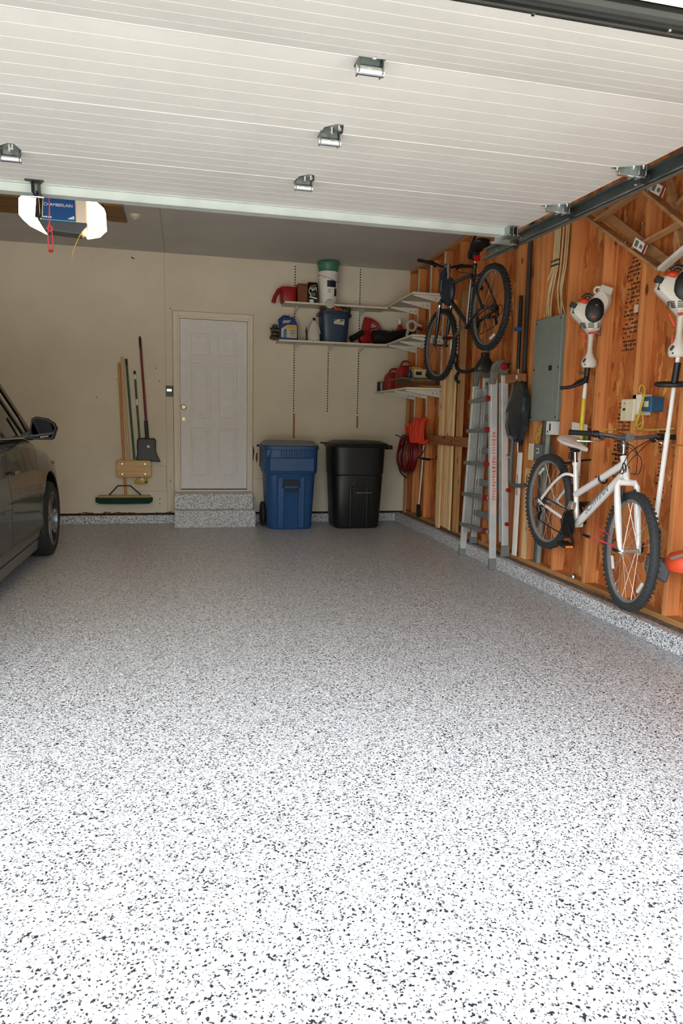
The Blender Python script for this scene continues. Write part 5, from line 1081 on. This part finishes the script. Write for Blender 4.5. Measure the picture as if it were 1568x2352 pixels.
# ---------------- string trimmers
HW = pm('trimmer_shell', '#d9d3c8', .42, var=.03); HO = pm('trimmer_orange', '#d0401c', .45)
def trimmer(name, label, loc, ang, second):
    t = thing(name, label, 'string trimmer', loc); t.rotation_euler.z = ang       # local x = across, y = away from viewer, z up; origin on shaft under the grip
    def o(g, n, m_, p=None, sm=35, bv=0): return out(g, n, m_, p or t, sm, bv, 2, local=True)
    sil = [(-.135, .375), (-.125, .415), (-.09, .445), (-.035, .43), (-.01, .455), (.03, .50), (.055, .525), (.10, .52), (.130, .475), (.135, .44), (.125, .405), (.095, .35), (.078, .29), (.07, .245), (.035, .228), (.0, .212), (-.018, .235), (-.07, .300), (-.115, .345)]
    cx, cz = .0, .37
    g = G(); g.loft([[(cx+(x-cx)*s_, y, cz+(z-cz)*s_-(.0)) for x, z in sil] for y, s_ in ((-.075, .55), (-.068, .80), (-.045, .95), (-.01, 1.0), (.05, .97), (.08, .80))]); h = o(g, 'engine_shell', HW, None, 30, .003)
    pts = [(.026+.064*math.cos(a)*(1.0 if math.sin(a) < 0 else .95), .375+.082*math.sin(a)) for a in [2*PI*k/18 for k in range(18)]]
    g = G(); g.loft([[(x, -.060, z) for x, z in pts], [(.028+(x-.028)*.98, -.082, .375+(z-.375)*.98) for x, z in pts], [(.028+(x-.028)*.80, -.092, .375+(z-.375)*.80) for x, z in pts], [(.028+(x-.028)*.3, -.096, .375+(z-.375)*.3) for x, z in pts]]); rc = o(g, 'starter_cover', BLACK, h, 40)
    g = G(); g.cyl((.036, -.090, .405), (.036, -.100, .405), .007); o(g, 'cover_screw', CHROME, rc); g = G(); g.obox((.024, -.093, .330), (.026, .012, .014)); o(g, 'starter_grip', HO, rc, 35, .004)
    g = G(); g.ell((-.045, -.02, .440), (.045, .05, .026)); o(g, 'muffler_cover', HO, h); g = G(); g.tube(wav([(-.055, -.03, .465), (-.03, -.035, .485), (.0, -.03, .475), (.005, -.03, .45)]), .012, 8); g.obox((-.112, -.05, .415), (.045, .05, .032), Matrix.Rotation(.5, 3, 'Y')); g.obox((-.105, -.052, .380), (.014, .03, .04), Matrix.Rotation(.3, 3, 'Y')); o(g, 'fuel_parts', BLACK, h, 35, .004)
    g = G(); g.torus((.038, -.045, .510), (0, 1, 0), .022, .007, 16, 8); g.bar((.05, -.05, .52), (.125, -.02, .50), .05, .05, (0, 0, 1)); o(g, 'filter_housing', HW, h, 35, .006)
    g = G()
    for i in range(4): g.obox((.010, -.0690, .262+.010*i), (.038, .02, .004)); g.obox((-.030-.002*i, -.0672, .262+.010*i), (.022, .02, .004), Matrix.Rotation(.1, 3, 'Y')); g.obox((-.056, -.060, .262+.010*i), (.014, .02, .004), Matrix.Rotation(-.3, 3, 'Y')); g.obox((.055, -.066, .262+.010*i), (.012, .02, .004), Matrix.Rotation(.4, 3, 'Y'))
    o(g, 'vents', pm('vent_dark', '#4a4a40', .7), h, 0)
    g = G()
    for i in range(3): g.obox((-.055, -.0665, .355+.014*i), (.012, .01, .005))
    o(g, 'print', pm('print_dark', '#4a4a44', .6), h, 0)
    g = G(); g.prism([(-.002, -.058, .255), (-.006, -.058, .222), (.05, -.062, .226), (.068, -.058, .216), (.068, -.058, .226), (.045, -.062, .236), (.008, -.058, .236)], (0, .02, 0)); g.obox((-.030, -.01, .20), (.012, .03, .08), Matrix.Rotation(-.45, 3, 'Y')); g.obox((-.020, -.01, .10), (.010, .03, .05)); o(g, 'orange_accents', HO, h, 0, .002)
    g = G(); g.obox((.068, -.03, .235), (.018, .03, .05)); o(g, 'choke_lever', DGREY, h, 0, .004)
    g = G(); g.loft([[(x*w_+ox, y*w2_, z) for x, y in [(math.cos(a), math.sin(a)) for a in [2*PI*k/16 for k in range(16)]]] for z, w_, w2_, ox in ((.235, .024, .03, .015), (.20, .020, .026, .015), (.13, .018, .025, .014), (.10, .022, .027, .014), (.075, .034, .032, .012), (.05, .050, .036, .014), (.025, .052, .036, .015), (.005, .044, .032, .014), (.0, .036, .026, .014))]); hd = o(g, 'rear_grip', HW, None, 40)
    g = G(); g.obox((-.018, -.028, .048), (.014, .02, .028), Matrix.Rotation(.5, 3, 'Y')); g.cyl((-.012, -.034, .020), (-.012, -.022, .020), .005); o(g, 'switch', BLACK, hd, 35, .003)
    if not second:
        g = G(); g.tube([(.008, 0, .01), (.006, 0, -.03), (.003, 0, -.105)], [.020, .019, .016], 14); g.obox((-.03, -.005, -.03), (.04, .02, .018), Matrix.Rotation(.4, 3, 'Y'))
        g.tube(wav([(.004, 0, -.06), (-.010, -.01, -.095), (-.06, -.02, -.12), (-.11, -.025, -.135), (-.165, -.03, -.140)]), [.018]*3+[.014]*3+[.012]*3+[.012]*3+[.014], 12); g.tube(wav([(.0, .0, -.075), (-.04, -.01, -.088), (-.08, -.02, -.12)]), .009, 10); o(g, 'loop_handle', BLACK)
        o(G().cyl((.001, 0, -.08), (-.011, .0, -.93), .0125), 'shaft', WHITEP); o(G().cyl((-.003, 0, -.21), (-.008, 0, -.55), .0145), 'yellow_label', pm('label_yellow2', '#d8c020', .45))
        o(G().cyl((.0, 0, -.14), (-.0025, 0, -.205), .0142), 'white_label', WHITEP)
    else:
        g = G(); g.tube([(.018, 0, -.03), (.010, 0, -.145)], [.019, .019], 14); o(g, 'foam_sleeve', BLACK)
        g = G(); g.tube([(.02+.083*math.cos(a)-.02, .035*math.sin(a)*1.2-.02, -.150+.008*math.sin(a)) for a in [2*PI*k/24 for k in range(24)]], .0125, 10, True); o(g, 'loop_handle', BLACK)
        o(G().cyl((.018, 0, .01), (-.012, 0, -.60), .012), 'upper_shaft', WHITEP); o(G().cyl((-.003, 0, -.42), (-.030, 0, -.98), .0145), 'shaft', WHITEP)
        g = G(); g.obox((-.02, .0, -1.02), (.05, .06, .09)); o(g, 'gearbox', BLACK, None, 0, .01)
        g = G(); g.loft([[(-.06, -.13, -1.12), (.07, -.16, -1.15), (.07, .0, -1.15), (-.06, .02, -1.12)], [(-.07, -.14, -1.21), (.045, -.17, -1.26), (.045, 0, -1.26), (-.07, .02, -1.22)]]); o(g, 'guard', DGREY, None, 0, .012)
        g = G(); g.lathe((.150, -.12, -1.13), [(.115, -.05), (.12, -.03), (.118, 0), (.10, .035), (.06, .055), (.01, .06)], 30, (.0, -.1, 1)); o(g, 'deflector', ORANGE, None, 35)
        g = G(); g.bar((.055, -.20, -1.11), (.115, -.235, -1.075), .02, .01, (0, 0, 1)); o(g, 'deflector_stripe', pm('stripe_grey', '#8a7064', .5), None, 0, .002)
    o(G().tube(wav([(.03, .05, .53), (.03, .10, .56), (.03, .13, .555)]), .005, 6), 'hanger_wire', STEEL)
    return t
trimmer('string_trimmer', 'white and orange string trimmer with yellow-labelled shaft beside the panel', (2.715, 4.295, 1.675), -math.radians(31), False)
trimmer('string_trimmer', 'white string trimmer with silver shaft at the far right edge', (2.68, 3.375, 1.665), -math.radians(36), True)

# ============================================================ BICYCLES
def wheel(root, c, R_, steer, tyre_w, knob, tmat, rmat, smat, refl, nsp=28, hubw=.05):
    rim = None; M = Matrix.Rotation(steer, 3, 'Z')
    ax = M @ Vector((0, 1, 0)); fwd = M @ Vector((1, 0, 0)); c = Vector(c)
    def pt(a, r, y=0): return c + (fwd*math.cos(a)+Vector((0, 0, 1))*math.sin(a))*r + ax*y
    rr = R_-tyre_w*1.0
    g = G(); n = 56; rings = []
    for i in range(n):
        a = 2*PI*i/n; rings.append([pt(a, r, y) for r, y in ((rr-.004, -.013), (rr+.010, -.014), (rr+.012, -.010), (rr+.012, .010), (rr+.010, .014), (rr-.004, .013), (rr-.014, .006), (rr-.014, -.006))])
    rings.append(rings[0]); g.loft(rings, cap=False); bmesh.ops.remove_doubles(g.bm, verts=g.bm.verts, dist=1e-5)
    w_ = out(g, 'wheel', rmat, root, 40, local=True)
    g = G(); g.tube([pt(2*PI*i/n, R_-tyre_w*.52) for i in range(n)], tyre_w*.50, 12, True)
    if knob:
        for i in range(64):
            a = 2*PI*i/64
            for y in (-.022, 0, .022):
                aa = a+(PI/64 if y == 0 else 0); rad = R_-.0025-(.006 if y else 0); p_ = pt(aa, rad, y*1.0)
                er = (fwd*math.cos(aa)+Vector((0, 0, 1))*math.sin(aa)); et = (-fwd*math.sin(aa)+Vector((0, 0, 1))*math.cos(aa))
                g.obox(p_, (.007, .012, .013), Matrix((er, ax, et)).transposed())
    out(g, 'tire', tmat, w_, 40, local=True)
    g = G(); g.lathe(c-ax*hubw, [(.018, 0), (.020, .006), (.011, .012), (.011, hubw*2-.012), (.020, hubw*2-.006), (.018, hubw*2)], 16, ax); out(g, 'hub', smat, w_, local=True)
    g = G()
    for i in range(nsp):
        a = 2*PI*i/nsp; side = 1 if i % 2 else -1; off = (1 if (i//2) % 2 else -1)*.9
        g.tube([pt(a+off, .018, side*(hubw-.006)), pt(a, rr-.010, 0)], .0012, 4, cap=False)
    s_ = out(g, 'spokes', smat, w_, local=True); s_['kind'] = 'stuff'
    for a in refl:
        p_ = pt(a, rr-.045); er = (fwd*math.cos(a)+Vector((0, 0, 1))*math.sin(a)); et = (-fwd*math.sin(a)+Vector((0, 0, 1))*math.cos(a))
        out(G().obox(p_, (.020, .016, .085), Matrix((er, ax, et)).transposed()), 'reflector', pm('reflector_white', '#d8dcd8', .15, var=0), w_, 0, .004, local=True)
    return w_
def bicycle(name, label, Rw, Fw, hubL, P):
    e = (Vector(Fw)-Vector(Rw)).normalized(); left = Vector((0, 0, 1)).cross(e).normalized(); upv = e.cross(left)
    t = thing(name, label, 'bicycle'); mm = Matrix((e, left, upv)).transposed().to_4x4(); mm.translation = Rw; t.matrix_world = mm
    bpy.context.view_layer.update()
    def o(g, n, m_, p=None, sm=40, bv=0): return out(g, n, m_, p or t, sm, bv, local=True)
    L = hubL; V = lambda p, y=0: Vector((p[0], y, p[1]))
    BB, ST, HT, HB = P['bb'], P['st'], P['ht'], P['hb']; fm = P['frame']; r = P['r']
    wheel(t, (0, 0, 0), P['R'], 0, P['tw'], P['knob'], P['tire'], P['rim'], P['spoke'], P['rrefl'])
    wheel(t, (L, 0, 0), P['R'], P['steer'], P['tw'], P['knob'], P['tire'], P['rim'], P['spoke'], P['frefl'])
    g = G(); g.cyl(V(BB, -.035), V(BB, .035), .022); g.tube([V(BB), V(ST)], r*.95, 14); g.tube([V(HT), V(HB)], r*1.15, 16)
    hd = Vector((HB[0]-HT[0], 0, HB[1]-HT[1])).normalized()
    g.tube([V(BB)+Vector((.0, 0, .0)), V(HB)-hd*.03], P['rd'], 18); tt = Vector((BB[0]+(ST[0]-BB[0])*P['tf'], 0, BB[1]+(ST[1]-BB[1])*P['tf'])); g.tube([tt, V(HT)+hd*.045], P['rt'], 16)
    for s_ in (-1, 1):
        g.tube([V((0, 0), s_*.068), V((.12, -.0), s_*.062) + Vector((0, 0, BB[1]*.12/BB[0])), V((BB[0]-.12, BB[1]*.75), s_*.045), V((BB[0], BB[1]), s_*.026)], [.008, .011, .012, .012], 10)
        sf = P['ssf']; sx = BB[0]+(ST[0]-BB[0])*sf; sz = BB[1]+(ST[1]-BB[1])*sf
        g.tube(wav([(0, s_*.068, 0), (sx*.45, s_*.064, sz*.62), (sx*.78, s_*.058, sz*.97), (sx-.03, s_*.035, sz+.012), (sx, 0, sz)], 4), .0105, 10)
        g.obox((0.0, s_*.068, 0), (.05, .006, .04))
    fr = o(g, 'frame', fm)
    if P.get('text'):
        a, b = V(BB), V(HB)-hd*.03; d = (b-a).normalized(); mid = a.lerp(b, .50); nrm = Vector((0, -1, 0)); yv = nrm.cross(d)
        o_ = text(P['text'], 'lettering', pm('decal_grey', '#7a8189', .4, var=0), fr, frame(mid+nrm*(P['rd']+.0006), d, yv), P['ts'], True, .35)
        mc = (V(HT)+V(HB))/2; nn = Vector((.80, -.60, 0)); uu = -hd; sd_ = uu.cross(nn).normalized(); g = G()
        g.prism([mc+nn*(r*1.15-.001)+uu*(.034*math.sin(q))+sd_*(.012*math.cos(q)) for q in [2*PI*k/18 for k in range(18)]], nn*.0025); bd = o(g, 'head_badge', BLACK, fr)
        g = G(); g.obox(mc+nn*(r*1.15+.0018), (.002, .005, .040), Matrix((nn, sd_, uu)).transposed()); o(g, 'badge_mark', WHITEP, bd, 0)
    o(G().cyl(V(ST)-Vector((0, 0, 0)), V(ST)+Vector((-.002, 0, .022)), r*1.25), 'seat_clamp', fm)
    # fork
    M = Matrix.Rotation(P['steer'], 3, 'Z'); piv = V(HB); sx_ = lambda p, y: M @ Vector((p[0]-L, y, p[1])) + Vector((L, 0, 0))
    g = G(); cr = V(HB)+hd*.03
    ff = lambda f, y, dx=0: Vector((cr.x+(L-cr.x)*f+dx, y, cr.z*(1-f)))
    dv = Vector((math.cos(P['steer']), math.sin(P['steer']), 0)); lv = Vector((-math.sin(P['steer']), math.cos(P['steer']), 0))
    def fp(f, y): q = cr.lerp(Vector((L, 0, 0)), f); return q + lv*y
    g.tube([V(HB), cr], r*1.1, 14); g.tube([fp(0, -.055)+Vector((0, 0, -.01)), fp(0, -.03), fp(0, .03), fp(0, .055)+Vector((0, 0, -.01))], [.016, .020, .020, .016], 12)
    for s_ in (-1, 1):
        g.tube([fp(-.03, s_*.04), fp(.06, s_*.058), fp(.30, s_*.058)-dv*.004, fp(.55, s_*.058)-dv*.006, fp(.85, s_*.056)-dv*.004, fp(1.0, s_*.054)], [.015, .017, P['rf'], P['rf'], P['rf']*.8, P['rf']*.6], 14)
        g.obox(fp(1.0, s_*.054), (.03, .006, .034))
    fk = o(g, 'fork', P['fork'])
    if P.get('stanchion'):
        g = G()
        for s_ in (-1, 1): g.tube([fp(.10, s_*.0585), fp(.36, s_*.0585)], P['rf']*1.02, 14)
        o(g, 'stanchions', CHROME, fk)
    g = G(); g.cyl(fp(1, -.075), fp(1, .075), .006); g.cyl(fp(1, -.085), fp(1, -.070), .011); g.bar(fp(1, .075), fp(.86, .082), .012, .005, (1, 0, 0)); o(g, 'axle', DKSTEEL, fk)
    # V brake front
    g = G()
    for s_ in (-1, 1): g.tube([fp(.20, s_*.040)+dv*.020, fp(.08, s_*.036)+dv*.022], .007, 8); g.bar(fp(.21, s_*.028)+dv*.012, fp(.27, s_*.026)+dv*.012, .012, .03, (1, 0, 0)); g.cyl(fp(.20, s_*.04)+dv*.02, fp(.20, s_*.04)+dv*.034, .007)
    o(g, 'front_brake', BLACK, fk)
    g = G()
    for s_ in (-1, 1):
        sf = .70; q = Vector((P['ssf']*0+.22*1.0, s_*.045, .255)); g.tube([q, q+Vector((.015, -s_*.008, .06))], .007, 8); g.bar(q+Vector((-.01, -s_*.016, -.01)), q+Vector((-.04, -s_*.016, -.03)), .012, .03, (0, 1, 0))
    g.tube([(.235, -.035, .32), (.25, 0, .335), (.235, .035, .32)], .0035, 6); o(g, 'rear_brake', BLACK)
    # stem and bars
    S0 = V(HT); S1 = V(P['stem']); g = G(); g.cyl(S0-hd*.0, S0-hd*.008, r*1.3); o(g, 'headset', BLACK, fk)
    g = G(); g.tube([S0, S0.lerp(S1, .55)], .0125, 14); g.tube([S0.lerp(S1, .5), S1-hd*.0, S1+dv*.05], [.020, .020, .016], 14); g.obox(S1+dv*.055, (.05, .05, .045), M); o(g, 'stem', P['stemm'])
    hc = S1+dv*.06; hw_ = P['bw']; g = G(); rise = P['rise']; bk = dv*(-.03)
    bp = [hc+lv*(-hw_)+bk*1.3+Vector((0, 0, rise)), hc+lv*(-hw_*.42)+bk*.3+Vector((0, 0, rise)), hc+lv*(-hw_*.18)+Vector((0, 0, rise*.15)), hc+lv*(hw_*.18)+Vector((0, 0, rise*.15)), hc+lv*(hw_*.42)+bk*.3+Vector((0, 0, rise)), hc+lv*hw_+bk*1.3+Vector((0, 0, rise))]
    g.tube(wav(bp, 4), .0115, 12); hb = o(g, 'handlebar', P['bar'])
    for i, s_ in ((0, -1), (5, 1)):
        a, b = bp[i], bp[1 if i == 0 else 4]; d = (b-a).normalized()
        g = G(); g.tube([a-d*.004, a+d*.01, a+d*.12], [.017, .0155, .0155], 14); g.tube([a+d*.12, a+d*.125], .019, 14); o(g, 'grip', GRIP, hb)
        g = G(); g.tube([a+d*.130, a+d*.165], .021, 14); g.bar(a+d*.17-Vector((0, 0, .012)), a+d*.20-Vector((0, 0, .02)), .03, .03); o(g, 'shifter', BLACK, hb, 40, .003)
        g = G(); q = a+d*.185+dv*.02-Vector((0, 0, .012)); g.tube(wav([q, q+dv*.045-d*.02-Vector((0, 0, .014)), q+dv*.055-d*.09-Vector((0, 0, .022)), q+dv*.05-d*.16-Vector((0, 0, .024))]), .0052, 8); o(g, 'brake_lever', CHROME, hb)
    g = G(); f0 = fp(.08, 0)+dv*.04
    if P.get('cables'):
        for s_, k in ((-1, 1.0), (1, .8), (-1, .6), (1, 1.2)):
            q = hc+lv*(s_*hw_*.40)+Vector((0, 0, rise-.01))
            g.tube(wav([q, q+dv*.07*k-lv*s_*.05+Vector((0, 0, -.01)), hc+dv*(.13*k)-lv*s_*.03*k+Vector((0, 0, -.09*k)), hc+dv*(.10*k)+lv*s_*(-.05)+Vector((0, 0, -.19)), V(HT)+hd*.10-lv*s_*.025+dv*.02], 5), .0026, 6)
        o(g, 'cables', BLACK)
    else:
        for s_ in (-1, 1):
            q = hc+lv*(s_*hw_*.40)+Vector((0, 0, rise-.01)); g.tube(wav([q, q+dv*.06-lv*s_*.06, hc+dv*.09-lv*s_*.02+Vector((0, 0, -.09)), V(HT)+hd*.08-lv*s_*.02], 5), .0026, 6)
        o(g, 'cables', BLACK)
    # saddle
    sp = V(P['saddle']); sd = Vector((P['saddle'][0]-.0, 0, P['saddle'][1]))
    tp = V(ST)+(V(ST)-V(BB)).normalized()*P['post']; g = G(); g.tube([V(ST), tp], .0135, 14); o(g, 'seatpost', P['post_m'])
    sx0 = tp.x+P.get('sdx', 0); sz0 = tp.z
    g = G(); rings = []
    for u, wd, zt_, th in ((-.145, .035, .068, .035), (-.135, .060, .078, .050), (-.10, .078, .080, .062), (-.05, .072, .070, .060), (.0, .048, .060, .050), (.06, .026, .056, .042), (.11, .019, .050, .038), (.135, .010, .044, .028)):
        rings.append([Vector((sx0+u*1.12, wd*1.1*math.cos(a), sz0+zt_-th/2+.0+math.sin(a)*th/2*(1 if math.sin(a) > 0 else .9))) for a in [2*PI*k/16 for k in range(16)]])
    g.loft(rings); sa = o(g, 'saddle', P['saddlem']); 
    g = G()
    for s_ in (-1, 1): g.tube([(sx0-.11, s_*.03, sz0+.03), (sx0-.04, s_*.022, sz0+.006), (sx0+.04, s_*.022, sz0+.006), (sx0+.10, s_*.012, sz0+.03)], .004, 6)
    g.obox((sx0, 0, sz0+.005), (.05, .05, .03)); o(g, 'saddle_rails', BLACK, sa, 40, .003)
    if P.get('seatline'):
        g = G()
        for s_ in (-1, 1): g.tube(wav([(sx0-.11, s_*.074, sz0+.057), (sx0-.03, s_*.064, sz0+.052), (sx0+.05, s_*.032, sz0+.045), (sx0+.12, s_*.016, sz0+.040)]), .0022, 6)
        o(g, 'saddle_piping', pm('piping_grey', '#a08c88', .5), sa)
    o(G().obox(V(ST)+(V(ST)-V(BB)).normalized()*P['post']*.55+Vector((-.035, 0, 0)), (.025, .055, .05)), 'rear_reflector', P['reflm'], None, 0, .006)
    # drivetrain
    dy = -.048
    g = G(); g.lathe((BB[0], dy-.006, BB[1]), [(.03, 0), (.085, .002), (.088, .006), (.03, .008)], 40, (0, -1, 0)); g.torus((BB[0], dy-.016, BB[1]), (0, 1, 0), .092, .004, 44, 6); cs = o(g, 'crankset', BLACK)
    ca = P['crank']
    for s_, a in ((-1, ca), (1, ca+PI)):
        e1 = Vector((BB[0]+.170*math.cos(a), s_*.078, BB[1]+.170*math.sin(a))); g = G(); g.bar(Vector((BB[0], s_*.062, BB[1])), e1, .026, .013, (0, 0, 1) if abs(math.cos(a)) > .5 else (1, 0, 0)); o(g, 'crank_arm', P['crankm'], cs, 0, .003)
        g = G(); g.obox(e1+Vector((0, s_*.055, 0)), (.095, .080, .026)); pd = o(g, 'pedal', BLACK, cs, 0, .006); 
        g = G()
        for q in (-.049, .049): g.obox(e1+Vector((q, s_*.055, 0)), (.004, .05, .014))
        o(g, 'pedal_reflector', AMBER, cs, 0)
    g = G(); g.lathe((0, -.035, 0), [(.045, 0), (.045, .003), (.038, .010), (.030, .018), (.022, .026)], 24, (0, -1, 0)); o(g, 'cassette', pm('cassette_dark', '#3c3a36', .4, .8), None)
    g = G(); a0 = Vector((0, -.05, .04)); g.tube([a0, (BB[0], dy-.016, BB[1]+.092)], .0038, 6)
    g.tube(wav([(.005, -.05, -.115), (.03, -.05, -.145), (BB[0]-.03, dy-.016, BB[1]-.088)]), .0038, 6); g.tube([(-.012, -.05, -.045), (.02, -.05, -.075), (-.005, -.05, -.125)], .0038, 6); o(g, 'chain', pm('chain_dark', '#2a2622', .5, .6), None)
    g = G(); g.tube([(.0, -.068, -.01), (.008, -.072, -.05), (.022, -.066, -.075)], [.012, .014, .012], 10); g.bar((.022, -.062, -.07), (.0, -.060, -.135), .026, .010, (1, 0, 0)); g.tube(wav([(.12, -.068, -.01), (.02, -.085, .03), (-.05, -.09, .0), (-.045, -.085, -.05), (-.005, -.078, -.06)]), .003, 6); o(g, 'rear_derailleur', BLACK)
    g = G(); st_ = V(BB).lerp(V(ST), .32); g.obox(st_+Vector((.0, -.03, 0)), (.05, .03, .05)); g.bar(st_+Vector((.0, -.045, .0)), st_+Vector((-.03, -.05, -.07)), .04, .006); o(g, 'front_derailleur', P['spoke'], None, 0, .004)
    return t
TIRE1 = pm('bike_tire', '#343638', .8, bs=70); TIRE2 = pm('bike_tire_dark', '#1e2326', .75, bs=70)
RIMS = pm('rim_silver', '#c4c6c8', .3, .75, .03); SPOKE = pm('spoke_steel', '#d8cfc4', .3, .8, 0)
WB = pm('bike_white', '#ece9e6', .28, var=0, coat=.5)
bk = bicycle('bicycle', 'white mountain bicycle hung on the stud wall nearest the camera', (2.62, 4.53, .718), (2.535, 3.44, .552), 1.107,
    dict(bb=(.46, -.035), st=(.33, .345), ht=(.887, .520), hb=(.953, .405), frame=WB, fork=WB, r=.017, rd=.0255, rt=.0225, tf=.50, ssf=.80, R=.352, tw=.052, knob=True, tire=TIRE1, rim=RIMS, spoke=SPOKE,
         rrefl=(2.3,), frefl=(math.radians(215), math.radians(325)), steer=math.radians(-9), rf=.020, stem=(.868, .640), stemm=STEEL, bar=pm('bar_grey', '#6a6c6e', .4, .6), bw=.335, rise=.010, cables=True, text='SCHWINN', ts=.066,
         saddle=(.3, .5), post=.105, post_m=CHROME, saddlem=pm('saddle_white', '#dccfca', .45, var=.04), seatline=True, reflm=BLACK, crank=math.radians(-35), crankm=BLACK))
t = bk
fr = [c for c in t.children if c.name.startswith('frame')][0]
g = G(); a = Vector((.66, 0, .315))
out(G().torus((.70, 0, .335), Vector((.43, 0, .33)).normalized(), .027, .006, 24, 8), 'cable_strap', BLACK, fr, local=True)
t2 = thing('bungee_cord', 'red elastic cord stretched from the white bicycle crank to the wheel', 'cord', (2.55, 3.9, .55))
g = G(); g.tube(wav([(2.50, 3.80, .575), (2.50, 3.68, .572), (2.50, 3.57, .568), (2.50, 3.50, .575)]), .0055, 8); g.tube([(2.60, 3.90, .635), (2.58, 3.70, .60)], .0045, 8); out(g, 'cord', pm('bungee_red', '#e0405a', .5), t2)
out(G().cyl((2.50, 3.86, .58), (2.50, 3.79, .575), .010), 'hook', BLACK, t2)
# hooks which carry the white bicycle
for y, z, l in ((4.30, 1.06, 'black rubber wall hook under the saddle end of the white bicycle'), (3.86, 1.035, 'black rubber wall hook under the top tube of the white bicycle')):
    t = thing('bicycle_hook', l, 'hook', (2.79, y, z))
    yy = 4.30 if y > 4.2 else 3.869
    out(G().tube(wav([(2.80, yy, z-.02), (2.70, yy, z-.03), (2.60, yy, z-.045 if y > 4.2 else z-.10), (2.565, yy, z-.02 if y > 4.2 else z-.08)]), .007, 8), 'hook', BLACK, t)
BD = pm('bike_dark_paint', '#14171c', .3, var=0, coat=.4)
hb_ = bicycle('bicycle', 'dark mountain bicycle hung high above the aluminium ladder', (2.46, 5.36, 2.230), (2.46, 6.46, 2.040), 1.116,
    dict(bb=(.42, -.03), st=(.265, .45), ht=(.87, .56), hb=(.93, .41), frame=BD, fork=BD, r=.017, rd=.021, rt=.017, tf=.88, ssf=.82, R=.348, tw=.050, knob=True, tire=TIRE2, rim=pm('rim_grey', '#8e908c', .35, .75, .03), spoke=pm('spoke_dull', '#6a645c', .4, .8, 0),
         rrefl=(math.radians(262),), frefl=(math.radians(195),), steer=math.radians(4), rf=.018, stanchion=True, stem=(.85, .70), stemm=STEEL, bar=BLACK, bw=.30, rise=.02,
         saddle=(.2, .6), post=.10, post_m=STEEL, saddlem=pm('saddle_black', '#101214', .5), reflm=pm('reflector_red', '#b0101c', .3), crank=math.radians(162), crankm=DGREY))
t = hb_
out(G().tube([(.418, .022, .0), (.30, .022, .36)], .006, 8), 'frame_highlight_tube', pm('frame_grey', '#9a9a96', .35, .4), [c for c in t.children if c.name.startswith('frame')][0], local=True)
g = G(); g.ell((.945, 0, .52), (.085, .055, .185), 20, 14, Matrix.Rotation(.18, 3, 'Y')); g.ell((.85, 0, .44), (.10, .045, .13), 20, 12, Matrix.Rotation(-.3, 3, 'Y'))
fpnl = out(g, 'frame_bag', pm('frame_navy', '#1a2a3e', .45), t, 30, .015, local=True); fpnl['label'] = 'navy blue bag strapped around the head of the frame'
g = G(); g.obox((.915, .0545, .52), (.010, .004, .10), Matrix.Rotation(-.30, 3, 'Y')); out(g, 'lettering', pm('print_pale', '#7a8084', .6), fpnl, 0, local=True)

# bicycle wall rack below the hung bicycle
t = thing('bicycle_rack', 'black wall-mounted rack arm below the hung dark bicycle', 'rack', (2.60, 5.72, 1.75))
g = G(); g.lathe((2.56, 5.62, 1.735), [(.085, .04, 0), (.09, .05, .03), (.06, .04, .085), (.034, .03, .12), (.036, .03, .16)], 24, sq=3); g.bar((2.56, 5.62, 1.79), (2.79, 5.62, 1.79), .05, .03); out(g, 'post_base', BLACK, t, 35, .004)
g = G(); g.tube(wav([(2.55, 5.66, 1.79), (2.52, 5.85, 1.75), (2.50, 6.05, 1.77), (2.50, 6.14, 1.85), (2.50, 6.12, 1.92)]), .018, 10); g.tube(wav([(2.50, 6.05, 1.76), (2.49, 6.10, 1.70), (2.49, 6.02, 1.66)]), .016, 10); out(g, 'arm', BLACK, t)
out(G().cyl((2.56, 5.60, 1.90), (2.56, 5.60, 1.935), .03), 'clamp_band', CHROME, t)
t = thing('ceiling_hanger', 'dark hanger block holding the dark bicycle up near the ceiling', 'hanger', (2.5, 5.6, 2.8))
g = G(); g.box(2.45, 2.55, 5.50, 5.62, 2.90, ZC-.001); g.box(2.45, 2.80, 5.53, 5.59, 3.02, 3.08); out(g, 'post', pm('hanger_black', '#15171a', .6), t, 0, .006)
out(G().tube(wav([(2.50, 5.60, 2.92), (2.47, 5.72, 2.90), (2.455, 5.80, 2.80), (2.46, 5.84, 2.74), (2.49, 5.80, 2.71)]), .010, 8), 'hook', BLACK, t)
bpy.context.view_layer.update()
